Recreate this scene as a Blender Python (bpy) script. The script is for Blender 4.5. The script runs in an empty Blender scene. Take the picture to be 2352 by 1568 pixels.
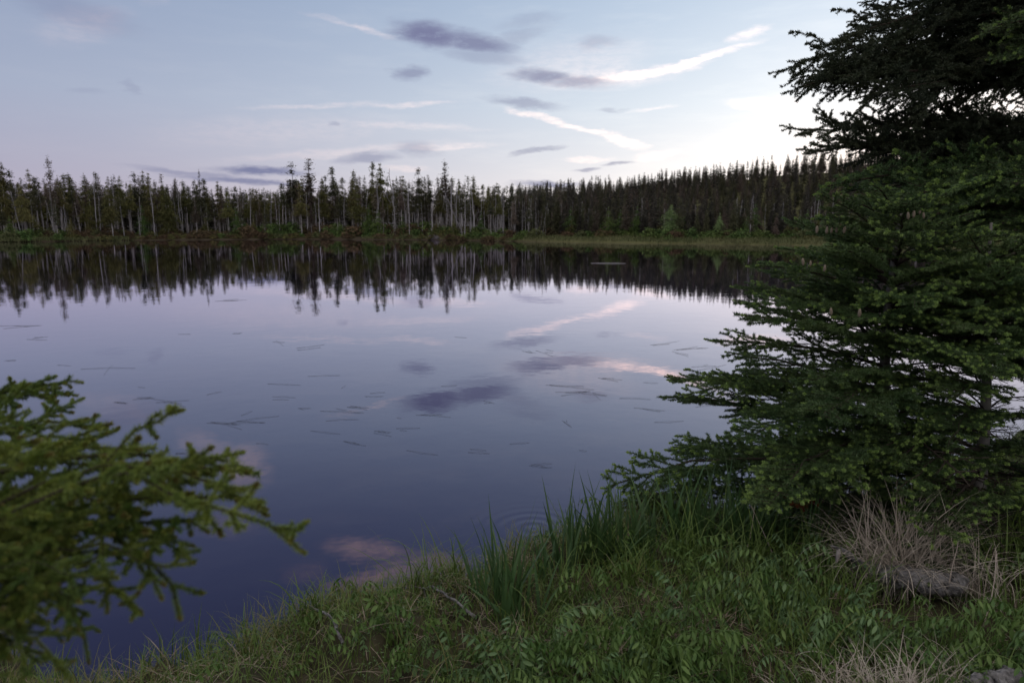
import bpy, math, random
import numpy as np
from mathutils import Vector, Matrix, Euler
R = math.radians
sc = bpy.context.scene
col = sc.collection

# ------------------------------------------------------------------ camera
PITCH = 9.6
CAM = np.array([0.0, 0.0, 2.2])
F = 1568.0                      # focal length in units of a 2352 px wide frame (24 mm lens)
cd = bpy.data.cameras.new('camera')
cam = bpy.data.objects.new('camera', cd); col.objects.link(cam)
cam.location = CAM
cam.rotation_euler = (R(90 - PITCH), 0, 0)
cd.lens = 24; cd.sensor_width = 36
cd.clip_start = 0.05; cd.clip_end = 3000
cd.dof.use_dof = True; cd.dof.focus_distance = 4.4; cd.dof.aperture_fstop = 4.3
sc.camera = cam

def dirv(px, py):
    u = (px - 1176) / F; v = (784 - py) / F
    c, s = math.cos(R(PITCH)), math.sin(R(PITCH))
    return np.array([u, c + v * s, -s + v * c])
def at(px, py, depth):
    return CAM + dirv(px, py) * depth
def ground(px, py, z=0.0):
    d = dirv(px, py); return CAM + d * ((z - CAM[2]) / d[2])
def azel(px, py, mirror=False):
    d = dirv(px, py); d = d / np.linalg.norm(d)
    e = math.degrees(math.asin(d[2]))
    return math.degrees(math.atan2(d[0], d[1])), (-e if mirror else e)

# ------------------------------------------------------------------ world: dusk sky
SUN_AZ, SUN_EL = 34.0, 4.0
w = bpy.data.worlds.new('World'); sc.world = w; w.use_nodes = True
nt = w.node_tree; nt.nodes.clear(); NL = nt.links
def sky_nodes():
    N = nt.nodes
    def put(sock, val):
        if isinstance(val, bpy.types.NodeSocket): NL.new(val, sock)
        else: sock.default_value = val
    def m(op, a, b=None, c=None, clamp=False):
        n = N.new('ShaderNodeMath'); n.operation = op; n.use_clamp = clamp
        put(n.inputs[0], a)
        if b is not None: put(n.inputs[1], b)
        if c is not None: put(n.inputs[2], c)
        return n.outputs[0]
    def vm(op, a, b=None, scale=None):
        n = N.new('ShaderNodeVectorMath'); n.operation = op
        put(n.inputs[0], a)
        if b is not None: put(n.inputs[1], b)
        if scale is not None: put(n.inputs['Scale'], scale)
        return n.outputs['Value' if op in ('DOT_PRODUCT', 'LENGTH') else 'Vector']
    def mixc(fac, a, b):
        n = N.new('ShaderNodeMix'); n.data_type = 'RGBA'
        put(n.inputs[0], fac); put(n.inputs[6], a); put(n.inputs[7], b)
        return n.outputs[2]
    tc = N.new('ShaderNodeTexCoord').outputs['Generated']
    d = vm('NORMALIZE', tc)
    sp = N.new('ShaderNodeSeparateXYZ'); NL.new(d, sp.inputs[0])
    X, Y, Z = sp.outputs
    Zc = m('MAXIMUM', Z, 0.0)
    S = (math.sin(R(SUN_AZ)) * math.cos(R(SUN_EL)), math.cos(R(SUN_AZ)) * math.cos(R(SUN_EL)), math.sin(R(SUN_EL)))
    g = m('MAXIMUM', vm('DOT_PRODUCT', d, S), 0.0)
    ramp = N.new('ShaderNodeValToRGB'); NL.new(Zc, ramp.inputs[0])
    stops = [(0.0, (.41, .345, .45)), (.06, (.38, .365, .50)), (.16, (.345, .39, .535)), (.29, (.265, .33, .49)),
             (.42, (.165, .195, .37)), (.56, (.115, .125, .29)), (.80, (.70, .67, .70)), (1.0, (.96, .92, .88))]  # unseen zenith raised above a natural dusk, added fill for the bank
    el = ramp.color_ramp.elements
    while len(el) < len(stops): el.new(0.5)
    for k, (p, c) in enumerate(stops):
        el[k].position = p; el[k].color = (*c, 1)
    rear_fill = m('MULTIPLY_ADD', Y, -1.6, -.1, clamp=True)  # extra glow added to the unseen sky behind the camera, fills the foreground
    g4 = m('POWER', g, 3.0); g20 = m('POWER', g, 14.0)
    fall = m('POWER', 2.718, m('MULTIPLY', Zc, -5.0))
    sky = vm('ADD', ramp.outputs[0], vm('SCALE', (.34, .28, .20), scale=rear_fill))
    sky = vm('ADD', sky, vm('SCALE', (.62, .56, .35), scale=m('MULTIPLY', g4, fall)))
    sky = vm('ADD', sky, vm('SCALE', (.10, .18, .23), scale=g4))
    sky = vm('ADD', sky, vm('SCALE', (.20, .19, .16), scale=g20))
    nish = N.new('ShaderNodeTexSky'); nish.sky_type = 'NISHITA'; nish.sun_disc = False
    nish.sun_elevation = R(2.0); nish.sun_rotation = R(SUN_AZ)
    sky = vm('ADD', sky, vm('SCALE', nish.outputs[0], scale=0.02))
    # azimuth / elevation in degrees, gently warped
    az = m('MULTIPLY', m('ARCTAN2', X, Y), 57.29578)
    ev = m('MULTIPLY', m('ARCSINE', Z), 57.29578)
    cmb = N.new('ShaderNodeCombineXYZ'); NL.new(az, cmb.inputs[0]); NL.new(ev, cmb.inputs[1])
    P = cmb.outputs[0]
    def noise(scale, vec, detail=4, rough=.55, col_out=False):
        n = N.new('ShaderNodeTexNoise'); n.inputs['Scale'].default_value = scale
        n.inputs['Detail'].default_value = detail; n.inputs['Roughness'].default_value = rough
        NL.new(vec, n.inputs['Vector'])
        return n.outputs['Color' if col_out else 'Fac']
    Pst = vm('MULTIPLY', P, (1.0, 3.2, 1.0))
    wob = vm('SUBTRACT', noise(.33, Pst, 5, .6, True), (.5, .5, .5))
    Pw = vm('ADD', P, vm('MULTIPLY', wob, (3.2, 1.0, 0.0)))
    fine = noise(.9, Pst, 6, .65)
    def cloud(px, py, hw, hh, rot, mirror=False, edge=(1.25, .25)):
        a0, e0 = azel(px, py, mirror)
        c, s = math.cos(R(rot)), math.sin(R(rot))
        a1, e1 = azel(px + hw * c, py + hw * s, mirror)
        a2, e2 = azel(px - hh * s, py + hh * c, mirror)
        wl = math.hypot(a1 - a0, e1 - e0); hl = math.hypot(a2 - a0, e2 - e0)
        mp = N.new('ShaderNodeMapping'); mp.vector_type = 'TEXTURE'
        mp.inputs['Location'].default_value = (a0, e0, 0)
        mp.inputs['Rotation'].default_value = (0, 0, math.atan2(e1 - e0, a1 - a0))
        mp.inputs['Scale'].default_value = (wl, hl, 1)
        NL.new(Pw, mp.inputs['Vector'])
        ln = vm('LENGTH', mp.outputs[0])
        mr = N.new('ShaderNodeMapRange'); mr.interpolation_type = 'SMOOTHSTEP'
        NL.new(ln, mr.inputs[0])
        mr.inputs[1].default_value = edge[0]; mr.inputs[2].default_value = edge[1]
        mr.inputs[3].default_value = 0; mr.inputs[4].default_value = 1
        return mr.outputs[0]
    dark = None
    for px, py, hw, hh, rot, st in [
        (985, 80, 95, 34, 8, 1.0), (1085, 98, 110, 30, 10, .85), (1190, 88, 90, 22, -18, .28), (1110, 130, 110, 20, 6, .35),
        (940, 170, 50, 17, 0, .6), (1250, 176, 85, 18, 3, .75), (1330, 188, 90, 17, 4, .6),
        (1200, 237, 95, 13, 8, .5), (600, 393, 120, 11, 2, .95), (440, 398, 160, 8, 5, .5), (560, 415, 170, 9, 4, .8),
        (840, 364, 80, 15, -4, .5), (958, 344, 58, 20, 5, .35), (1352, 389, 38, 6, -5, .6), (1416, 376, 34, 5, -4, .6),
        (1228, 347, 66, 7, -10, .5), (1262, 424, 90, 9, 0, .8), (1376, 99, 60, 20, -3, .3), (772, 287, 20, 7, 0, .3),
        (1402, 254, 40, 6, 0, .3), (300, 200, 22, 18, 0, .22), (1215, 48, 80, 20, -10, .22), (180, 30, 160, 40, 15, .30),
        (200, 210, 60, 8, 0, .15)]:
        c = m('MULTIPLY', cloud(px, py, hw, hh, rot), st)
        dark = c if dark is None else m('MAXIMUM', dark, c)
    lite = None
    for px, py, hw, hh, rot, st, mir in [
        (1235, 268, 85, 9, 14, .9, 0), (1345, 298, 85, 8, 12, .8, 0), (1440, 326, 50, 15, 18, .8, 0),
        (1490, 168, 140, 13, -10, 1.0, 0), (1590, 142, 90, 10, -20, 1.0, 0), (1400, 182, 150, 26, -4, .45, 0),
        (1690, 112, 60, 10, -15, .4, 0), (1722, 78, 50, 14, -12, .45, 0), (770, 48, 90, 8, 12, .35, 0), (850, 70, 70, 8, 16, .5, 0),
        (720, 245, 170, 7, -3, .5, 0), (940, 241, 120, 7, -3, .6, 0), (1765, 238, 100, 16, 0, .5, 0), (780, 350, 260, 12, -5, .4, 0),
        (960, 290, 170, 8, 3, .35, 0), (1500, 360, 60, 12, -8, .4, 0), (1350, 366, 60, 8, -2, .5, 0), (1500, 250, 60, 5, -8, .3, 0),
        (1040, 338, 120, 8, -3, .5, 0), (930, 388, 60, 6, 0, .5, 0), (640, 300, 300, 40, -3, .25, 0), (1300, 150, 200, 60, -10, .25, 0),
        (560, 1075, 62, 62, 0, .55, 1), (470, 1030, 70, 40, 30, .35, 1), (850, 1262, 110, 30, 5, .75, 1), (850, 1330, 120, 30, -10, .9, 1),
        (1000, 1300, 90, 30, 0, .6, 1), (280, 940, 110, 40, 10, .16, 1), (700, 1310, 60, 30, 0, .2, 1), (520, 1200, 80, 40, 0, .2, 1)]:
        c = m('MULTIPLY', cloud(px, py, hw, hh, rot, bool(mir)), st * (2.6 if mir else 1))
        lite = c if lite is None else m('ADD', lite, c)
    tex = m('MULTIPLY_ADD', fine, 1.9, -.12, clamp=True)
    tex2 = m('MULTIPLY_ADD', fine, 2.6, -.55, clamp=True)
    cirrus = noise(.22, vm('MULTIPLY', P, (.55, 3.0, 1.0)), 6, .62)
    cir = m('MULTIPLY_ADD', cirrus, 2.4, -1.15, clamp=True)
    cir = m('MULTIPLY', cir, m('MULTIPLY_ADD', g4, .35, .05))
    sky = vm('ADD', sky, vm('SCALE', (.34, .28, .18), scale=cir))
    sky = vm('ADD', sky, vm('SCALE', (.48, .28, .17), scale=m('MULTIPLY', m('MULTIPLY', lite, tex2), m('ADD', m('MULTIPLY_ADD', g, .8, .12), m('MULTIPLY', g20, 2.6)))))
    dk = m('MULTIPLY', dark, m('MINIMUM', m('MULTIPLY_ADD', fine, 1.2, .42), 1.0))
    dcol = vm('ADD', (.20, .215, .36), vm('SCALE', (.24, .20, .14), scale=m('MULTIPLY', g20, 1.2)))
    sky = mixc(dk, sky, dcol)
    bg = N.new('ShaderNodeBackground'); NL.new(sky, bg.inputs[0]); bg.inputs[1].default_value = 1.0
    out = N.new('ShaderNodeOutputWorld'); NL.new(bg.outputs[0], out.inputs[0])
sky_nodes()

# the last light of a sun already down behind the hill
sl = bpy.data.lights.new('sun', 'SUN'); sl.energy = 0.12; sl.angle = R(10); sl.color = (1, .86, .72)
so = bpy.data.objects.new('sun', sl); col.objects.link(so)
so.rotation_euler = Euler((R(90 - 11), 0, R(180 - 48)), 'XYZ'); so.location = (30, 30, 30)

sc.view_settings.view_transform = 'Standard'; sc.view_settings.look = 'None'
sc.view_settings.exposure = 0; sc.view_settings.gamma = 1; sc.view_settings.use_curve_mapping = False
sc.render.engine = 'CYCLES'
try:
    sc.cycles.use_denoising = True; sc.cycles.denoiser = 'OPENIMAGEDENOISE'
    sc.cycles.max_bounces = 6; sc.cycles.diffuse_bounces = 3; sc.cycles.glossy_bounces = 3
    sc.cycles.transmission_bounces = 3; sc.cycles.transparent_max_bounces = 4
except Exception: pass

# ------------------------------------------------------------------ materials
def mat(name, c, c2=None, scale=8.0, rough=.7, spec=.3, rnd=0.0, trans=0.0, detail=3, bump=0.0, stretch=None):
    mt = bpy.data.materials.new(name); mt.use_nodes = True
    N, L = mt.node_tree.nodes, mt.node_tree.links
    b = N['Principled BSDF']
    b.inputs['Roughness'].default_value = rough
    b.inputs['Specular IOR Level'].default_value = spec
    tc = N.new('ShaderNodeTexCoord'); vec = tc.outputs['Object']
    if stretch:
        mp = N.new('ShaderNodeMapping'); mp.inputs['Scale'].default_value = stretch
        L.new(vec, mp.inputs[0]); vec = mp.outputs[0]
    no = N.new('ShaderNodeTexNoise'); no.inputs['Scale'].default_value = scale; no.inputs['Detail'].default_value = detail
    L.new(vec, no.inputs['Vector'])
    rp = N.new('ShaderNodeMapRange'); rp.inputs[1].default_value = .3; rp.inputs[2].default_value = .7
    L.new(no.outputs['Fac'], rp.inputs[0])
    mx = N.new('ShaderNodeMix'); mx.data_type = 'RGBA'
    mx.inputs[6].default_value = (*c, 1); mx.inputs[7].default_value = (*(c2 or c), 1)
    L.new(rp.outputs[0], mx.inputs[0]); out = mx.outputs[2]
    if rnd:
        oi = N.new('ShaderNodeObjectInfo'); hs = N.new('ShaderNodeHueSaturation')
        mr = N.new('ShaderNodeMapRange'); mr.inputs[3].default_value = 1 - rnd; mr.inputs[4].default_value = 1 + rnd
        L.new(oi.outputs['Random'], mr.inputs[0]); L.new(mr.outputs[0], hs.inputs['Value'])
        mr2 = N.new('ShaderNodeMapRange'); mr2.inputs[3].default_value = .5 - rnd * .07; mr2.inputs[4].default_value = .5 + rnd * .05
        fr = N.new('ShaderNodeMath'); fr.operation = 'FRACT'; ml = N.new('ShaderNodeMath'); ml.operation = 'MULTIPLY'
        ml.inputs[1].default_value = 7.31; L.new(oi.outputs['Random'], ml.inputs[0]); L.new(ml.outputs[0], fr.inputs[0])
        L.new(fr.outputs[0], mr2.inputs[0]); L.new(mr2.outputs[0], hs.inputs['Hue'])
        L.new(out, hs.inputs['Color']); out = hs.outputs[0]
    L.new(out, b.inputs['Base Color'])
    if bump:
        bp = N.new('ShaderNodeBump'); bp.inputs['Strength'].default_value = 1; bp.inputs['Distance'].default_value = bump
        L.new(no.outputs['Fac'], bp.inputs['Height']); L.new(bp.outputs[0], b.inputs['Normal'])
    if trans:
        tr = N.new('ShaderNodeBsdfTranslucent'); L.new(out, tr.inputs[0])
        ms = N.new('ShaderNodeMixShader'); ms.inputs[0].default_value = trans
        L.new(b.outputs[0], ms.inputs[1]); L.new(tr.outputs[0], ms.inputs[2])
        L.new(ms.outputs[0], N['Material Output'].inputs[0])
    return mt
M = dict(
    soil=mat('soil', (.032, .030, .017), (.070, .062, .036), 14, .95, .1, detail=8, bump=.01),
    bark=mat('fir_bark', (.09, .085, .075), (.22, .21, .19), 30, .85, .2, detail=6, bump=.003, stretch=(1, 1, .35)),
    twig=mat('twig_bark', (.035, .028, .022), (.06, .048, .038), 30, .9, .1),
    needle=mat('fir_needles', (.050, .100, .032), (.105, .170, .052), 5, .5, .35, rnd=.15, trans=.12),
    tip=mat('fir_new_growth', (.20, .31, .075), (.30, .42, .12), 5, .5, .3, trans=.2),
    sneedle=mat('spruce_needles', (.036, .054, .030), (.070, .086, .042), 4, .55, .3, rnd=.2, trans=.08),
    nneedle=mat('near_spruce_needles', (.085, .155, .030), (.21, .27, .050), 14, .5, .35, rnd=.2, trans=.15),
    ntip=mat('near_spruce_tips', (.24, .32, .05), (.17, .12, .045), 30, .5, .3, trans=.15),
    rust=mat('dead_needles', (.20, .070, .025), (.10, .045, .02), 20, .8, .1),
    cone=mat('fir_cone', (.17, .135, .10), (.25, .21, .15), 90, .7, .2),
    hbark=mat('hill_bark', (.07, .065, .06), (.20, .19, .18), .6, .9, .1, rnd=.3, detail=5),
    f_h=mat('far_crown_grey', (.040, .042, .032), (.105, .098, .076), .9, .85, .1, rnd=.35),
    fbark=mat('far_bark', (.20, .185, .17), (.50, .48, .46), .6, .9, .1, rnd=.3, detail=5),
    snag=mat('weathered_wood', (.24, .23, .23), (.48, .47, .47), .8, .8, .2, rnd=.25, detail=5, bump=.01, stretch=(1, 1, .3)),
    f_a=mat('far_crown_olive', (.080, .090, .032), (.185, .175, .065), 1.1, .8, .1, rnd=.3),
    f_b=mat('far_crown_dark', (.048, .055, .030), (.115, .115, .060), 1.1, .8, .1, rnd=.3),
    f_c=mat('far_crown_brown', (.080, .066, .046), (.18, .15, .115), .9, .85, .1, rnd=.35),
    larch=mat('larch_foliage', (.20, .31, .12), (.32, .44, .19), 1.5, .8, .1, rnd=.1, trans=.1),
    sh_g=mat('shrub_green', (.062, .115, .034), (.14, .20, .06), 1.3, .8, .1, rnd=.25),
    sh_b=mat('shrub_brown', (.085, .062, .036), (.15, .115, .062), 1.3, .85, .1, rnd=.25),
    fgrass=mat('shore_grass', (.090, .112, .045), (.165, .17, .078), .22, .8, .1, detail=6),
    grass=mat('bank_grass', (.070, .125, .022), (.15, .215, .045), 2.2, .55, .35, trans=.2, detail=6),
    grass2=mat('bank_grass_olive', (.12, .135, .035), (.20, .18, .065), 2.5, .6, .3, trans=.15, detail=6),
    iris=mat('sword_leaf', (.045, .100, .034), (.085, .155, .046), 3, .45, .4, trans=.18, rnd=.1),
    straw=mat('dry_straw', (.31, .26, .20), (.52, .47, .39), 6, .75, .2, detail=6),
    straw2=mat('old_litter', (.15, .12, .085), (.34, .28, .21), 6, .85, .1, detail=6),
    leaf=mat('burnet_leaf', (.060, .135, .030), (.165, .25, .060), 9, .5, .35, trans=.18, detail=6),
    leaf2=mat('bluish_leaf', (.10, .19, .075), (.17, .26, .10), 8, .5, .35, trans=.15),
    log=mat('lichened_log', (.045, .043, .04), (.31, .30, .29), 42, .9, .15, detail=10, bump=.02),
    wood=mat('broken_wood', (.35, .30, .26), (.45, .42, .40), 20, .8, .2),
    moss=mat('moss', (.04, .075, .014), (.07, .11, .02), 60, .95, .05, bump=.004),
    stem=mat('floating_stem', (.020, .018, .012), (.045, .040, .025), 6, .6, .3),
    stone=mat('shore_rock', (.045, .04, .045), (.12, .11, .11), 4, .9, .2, detail=8, bump=.03),
    mark=mat('pale_stalk', (.30, .25, .20), (.42, .36, .30), 6, .7, .2),
)

# ------------------------------------------------------------------ mesh helpers
class MB:
    def __init__(s): s.V = []; s.F = []; s.I = []; s.n = 0
    def add(s, V, Fc, mi=0):
        V = np.asarray(V, float).reshape(-1, 3); Fc = np.asarray(Fc, int).reshape(-1, 3)
        if not len(Fc): return
        s.V.append(V); s.F.append(Fc + s.n); s.I.append(np.full(len(Fc), mi, int)); s.n += len(V)
    def mesh(s, name, mats, smooth=True):
        V = np.vstack(s.V); Fc = np.vstack(s.F); I = np.concatenate(s.I)
        me = bpy.data.meshes.new(name)
        me.vertices.add(len(V)); me.vertices.foreach_set('co', V.ravel())
        me.loops.add(Fc.size); me.loops.foreach_set('vertex_index', Fc.ravel().astype(np.int32))
        me.polygons.add(len(Fc)); me.polygons.foreach_set('loop_start', np.arange(0, Fc.size, 3, dtype=np.int32))
        try: me.polygons.foreach_set('loop_total', np.full(len(Fc), 3, np.int32))
        except Exception: pass
        for m_ in mats: me.materials.append(M[m_])
        me.polygons.foreach_set('material_index', I.astype(np.int32))
        me.polygons.foreach_set('use_smooth', np.full(len(Fc), smooth))
        me.update(calc_edges=True); me.validate()
        return me
    def build(s, name, mats, parent=None, smooth=True):
        o = bpy.data.objects.new(name, s.mesh(name, mats, smooth)); col.objects.link(o)
        if parent: o.parent = parent
        return o
def tag(o, label=None, cat=None, group=None, kind=None):
    if label: o['label'] = label
    if cat: o['category'] = cat
    if group: o['group'] = group
    if kind: o['kind'] = kind
    return o
def empty(name, loc, label, cat, group=None):
    o = bpy.data.objects.new(name, None); col.objects.link(o); o.location = [float(v) for v in loc]
    o.empty_display_size = .2
    return tag(o, label, cat, group)
def copy_tree(o, parent=None):
    c = o.copy(); col.objects.link(c)
    if parent: c.parent = parent
    for ch in list(o.children): copy_tree(ch, c)
    return c
def nrm(v): return v / np.maximum(np.linalg.norm(v, axis=-1, keepdims=True), 1e-9)
def segs(P0, P1, r0, r1, n=3):
    P0 = np.asarray(P0, float); P1 = np.asarray(P1, float); k = len(P0)
    if k == 0: return np.zeros((0, 3)), np.zeros((0, 3), int)
    r0 = np.broadcast_to(r0, (k,)); r1 = np.broadcast_to(r1, (k,))
    a = nrm(P1 - P0); ref = np.where(np.abs(a[:, 2:3]) > .8, [[1., 0, 0]], [[0, 0, 1.]])
    u = nrm(np.cross(a, ref)); v = np.cross(a, u)
    V = np.zeros((k, 2 * n, 3))
    for i in range(n):
        t = 2 * math.pi * i / n; dd = u * math.cos(t) + v * math.sin(t)
        V[:, i] = P0 + dd * r0[:, None]; V[:, n + i] = P1 + dd * r1[:, None]
    f = []
    for i in range(n):
        j = (i + 1) % n; f += [(i, j, n + j), (i, n + j, n + i)]
    f = np.array(f)
    return V.reshape(-1, 3), (f[None] + (np.arange(k) * 2 * n)[:, None, None]).reshape(-1, 3)
def tube(P, rad, n=8, cap=True, jit=0, rng=None):
    P = np.asarray(P, float); k = len(P); rad = np.broadcast_to(rad, (k,))
    T = nrm(np.gradient(P, axis=0)); V = []
    u = np.cross(T[0], [0, 0, 1.]);
    if np.linalg.norm(u) < .2: u = np.cross(T[0], [1., 0, 0])
    for i in range(k):
        u = u - T[i] * np.dot(u, T[i]); u = u / np.linalg.norm(u); v = np.cross(T[i], u)
        for j in range(n):
            t = 2 * math.pi * j / n; r = rad[i]
            if jit: r *= 1 + rng.uniform(-jit, jit)
            V.append(P[i] + (u * math.cos(t) + v * math.sin(t)) * r)
    Fc = []
    for i in range(k - 1):
        for j in range(n):
            a, b = i * n + j, i * n + (j + 1) % n
            Fc += [(a, b, b + n), (a, b + n, a + n)]
    if cap:
        V.append(P[0]); V.append(P[-1]); c0, c1 = k * n, k * n + 1
        for j in range(n):
            Fc.append((c0, (j + 1) % n, j)); Fc.append((c1, (k - 1) * n + j, (k - 1) * n + (j + 1) % n))
    return np.array(V), np.array(Fc)
def needles(P0, P1, dens, ln, wd, rng, ang=(40, 75), flat=1.0):
    P0 = np.asarray(P0, float).reshape(-1, 3); P1 = np.asarray(P1, float).reshape(-1, 3)
    if not len(P0): return np.zeros((0, 3)), np.zeros((0, 3), int)
    L = np.linalg.norm(P1 - P0, axis=1); cnt = np.maximum(1, (L * dens).astype(int))
    ix = np.repeat(np.arange(len(P0)), cnt); n = len(ix)
    t = rng.random((n, 1)); b = P0[ix] + (P1 - P0)[ix] * t; a = nrm(P1 - P0)[ix]
    q = rng.normal(size=(n, 3)); q[:, 2] *= flat
    q = nrm(q - a * np.sum(q * a, 1, keepdims=True))
    th = np.radians(rng.uniform(*ang, (n, 1)))
    d = a * np.cos(th) + q * np.sin(th)
    side = nrm(np.cross(d, rng.normal(size=(n, 3)))) * wd * .5
    tip = b + d * ln * rng.uniform(.75, 1.1, (n, 1))
    V = np.stack([b - side, b + side, tip], 1).reshape(-1, 3)
    return V, np.arange(3 * n).reshape(-1, 3)

# ------------------------------------------------------------------ terrain
EX = np.array([-400, -60, -20, -6, -2.6, -2.0, -1.7, -1.34, -1.0, -.5, -.05, .4, 1.1, 2.0, 3.2, 5, 8, 20, 60, 400.])
EY = np.array([-60, 4, 3.7, 3.6, 3.15, 2.93, 2.88, 3.15, 3.48, 3.75, 4.05, 4.4, 4.75, 4.85, 5.1, 6.6, 9, 16, 30, 60.])
shore_px = [(-1400, 566), (-400, 557), (0, 556.5), (110, 555), (350, 551.5), (700, 549.5), (1000, 551), (1180, 554), (1400, 557.5), (1700, 562),
            (2000, 566), (2350, 570), (3200, 590)]
SP = np.array([ground(a, b)[:2] for a, b in shore_px])
SX = np.concatenate([[-600], SP[:, 0], [600]]); SY = np.concatenate([[SP[0, 1] - 60], SP[:, 1], [SP[-1, 1] - 20]])
rid = [(-600, 470), (400, 470), (1000, 455), (1150, 441), (1300, 433), (1400, 424), (1500, 412), (1600, 404), (1750, 396), (1900, 392), (2352, 385), (3200, 388)]
RA = []; RZ = []
for a, b in rid:
    d = dirv(a, b); t = 210 / d[1]; RA.append(d[0] / d[1]); RZ.append(max(.8, 2.2 + t * d[2] - 5.0))
def wav(x, y, s, k=0):
    return (np.sin(x * s + 1.3 * k) * np.cos(y * s * 1.13 + 2.1 * k) + .5 * np.sin(x * s * 2.3 + y * s * 1.7 + k) +
            .25 * np.sin(x * s * 5.1 - y * s * 4.3 + k * 2)) / 1.75
def sst(x, a, b):
    t = np.clip((x - a) / (b - a), 0, 1); return t * t * (3 - 2 * t)
def height(x, y):
    x = np.asarray(x, float); y = np.asarray(y, float)
    e = np.interp(x, EX, EY) + .16 * wav(x, y * 0, 3.1, 1) + .05 * wav(x, y * 0, 9, 2)
    s = e - y
    near = np.interp(s, [-6, -.8, -.12, 0, .1, .3, .8, 2, 4, 12, 60], [-2, -.6, -.15, -.03, .12, .24, .34, .50, .60, .8, 2.0])
    near = near + .05 * wav(x, y, 3.7, 3) * sst(s, .05, .5) + .11 * np.clip(wav(x, y, 6.5, 14), 0, 1) * sst(s, .02, .25) * (1 - sst(s, .9, 1.8))
    sy = np.interp(x, SX, SY) + .8 * wav(x, x * 0, .21, 4) + .3 * wav(x, x * 0, .9, 5)
    q = y - sy
    az = x / np.maximum(y, 1)
    rz = np.interp(az, RA, RZ)
    far = np.interp(q, [-10, -1, 0, .7, 4, 14], [-2, -.3, -.02, .22, .45, .9]) + rz * sst(q, 14, 120) - .02 * np.maximum(q - 160, 0)
    far = far + .2 * wav(x, y, .35, 6) * sst(q, 1, 8)
    return np.maximum(near, far)
def gz(x, y): return float(height(x, y))
def terrain():
    def axis(lo, hi, fl, fh, fine, coarse, mid=None):
        a = list(np.arange(fl, fh, fine)); st = fine; p = fl
        while p > lo: st = min(st * 1.18, coarse); p -= st; a.insert(0, p)
        st = fine; p = a[-1]
        while p < hi: st = min(st * 1.18, coarse); p += st; a.append(p)
        return np.array(a)
    xs = axis(-500, 500, -3.5, 5.5, .07, 8)
    y1 = axis(-120, 60, 1.2, 6.0, .07, 6); y1 = y1[y1 < 55]
    y2 = np.arange(55, 135, .8); y3 = np.arange(135, 260, 5); y4 = np.arange(260, 900, 40)
    ys = np.concatenate([y1, y2, y3, y4])
    X, Y = np.meshgrid(xs, ys); Z = height(X, Y)
    V = np.stack([X, Y, Z], -1).reshape(-1, 3); nx, ny = len(xs), len(ys)
    i, j = np.meshgrid(np.arange(nx - 1), np.arange(ny - 1)); a = (j * nx + i).ravel()
    Fc = np.concatenate([np.stack([a, a + 1, a + nx + 1], 1), np.stack([a, a + nx + 1, a + nx], 1)])
    mb = MB(); mb.add(V, Fc); o = mb.build('ground', ['soil']); tag(o, kind='structure')
    # far land carries turf colour, the bank bare soil: by distance, in the material
    mt = M['soil']; N, L = mt.node_tree.nodes, mt.node_tree.links
    b = N['Principled BSDF']; src = b.inputs['Base Color'].links[0].from_socket
    sp = N.new('ShaderNodeSeparateXYZ'); L.new(N['Texture Coordinate'].outputs['Object'], sp.inputs[0])
    mb_ = N.new('ShaderNodeMapRange'); mb_.inputs[1].default_value = -4; mb_.inputs[2].default_value = 7; L.new(sp.outputs[0], mb_.inputs[0])
    mr = N.new('ShaderNodeMapRange'); mr.inputs[1].default_value = 30; mr.inputs[2].default_value = 50
    L.new(sp.outputs[1], mr.inputs[0])
    n2 = N.new('ShaderNodeTexNoise'); n2.inputs['Scale'].default_value = .5; n2.inputs['Detail'].default_value = 8
    L.new(N['Texture Coordinate'].outputs['Object'], n2.inputs['Vector'])
    mx2 = N.new('ShaderNodeMix'); mx2.data_type = 'RGBA'; mx2.inputs[6].default_value = (.07, .07, .032, 1); mx2.inputs[7].default_value = (.16, .16, .065, 1)
    L.new(n2.outputs['Fac'], mx2.inputs[0])
    mx = N.new('ShaderNodeMix'); mx.data_type = 'RGBA'; L.new(mr.outputs[0], mx.inputs[0]); L.new(src, mx.inputs[6])
    mx3 = N.new('ShaderNodeMix'); mx3.data_type = 'RGBA'; L.new(mb_.outputs[0], mx3.inputs[0]); mx3.inputs[6].default_value = (.055, .045, .028, 1); L.new(mx2.outputs[2], mx3.inputs[7])
    L.new(mx3.outputs[2], mx.inputs[7])
    L.new(mx.outputs[2], b.inputs['Base Color'])
terrain()

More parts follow.
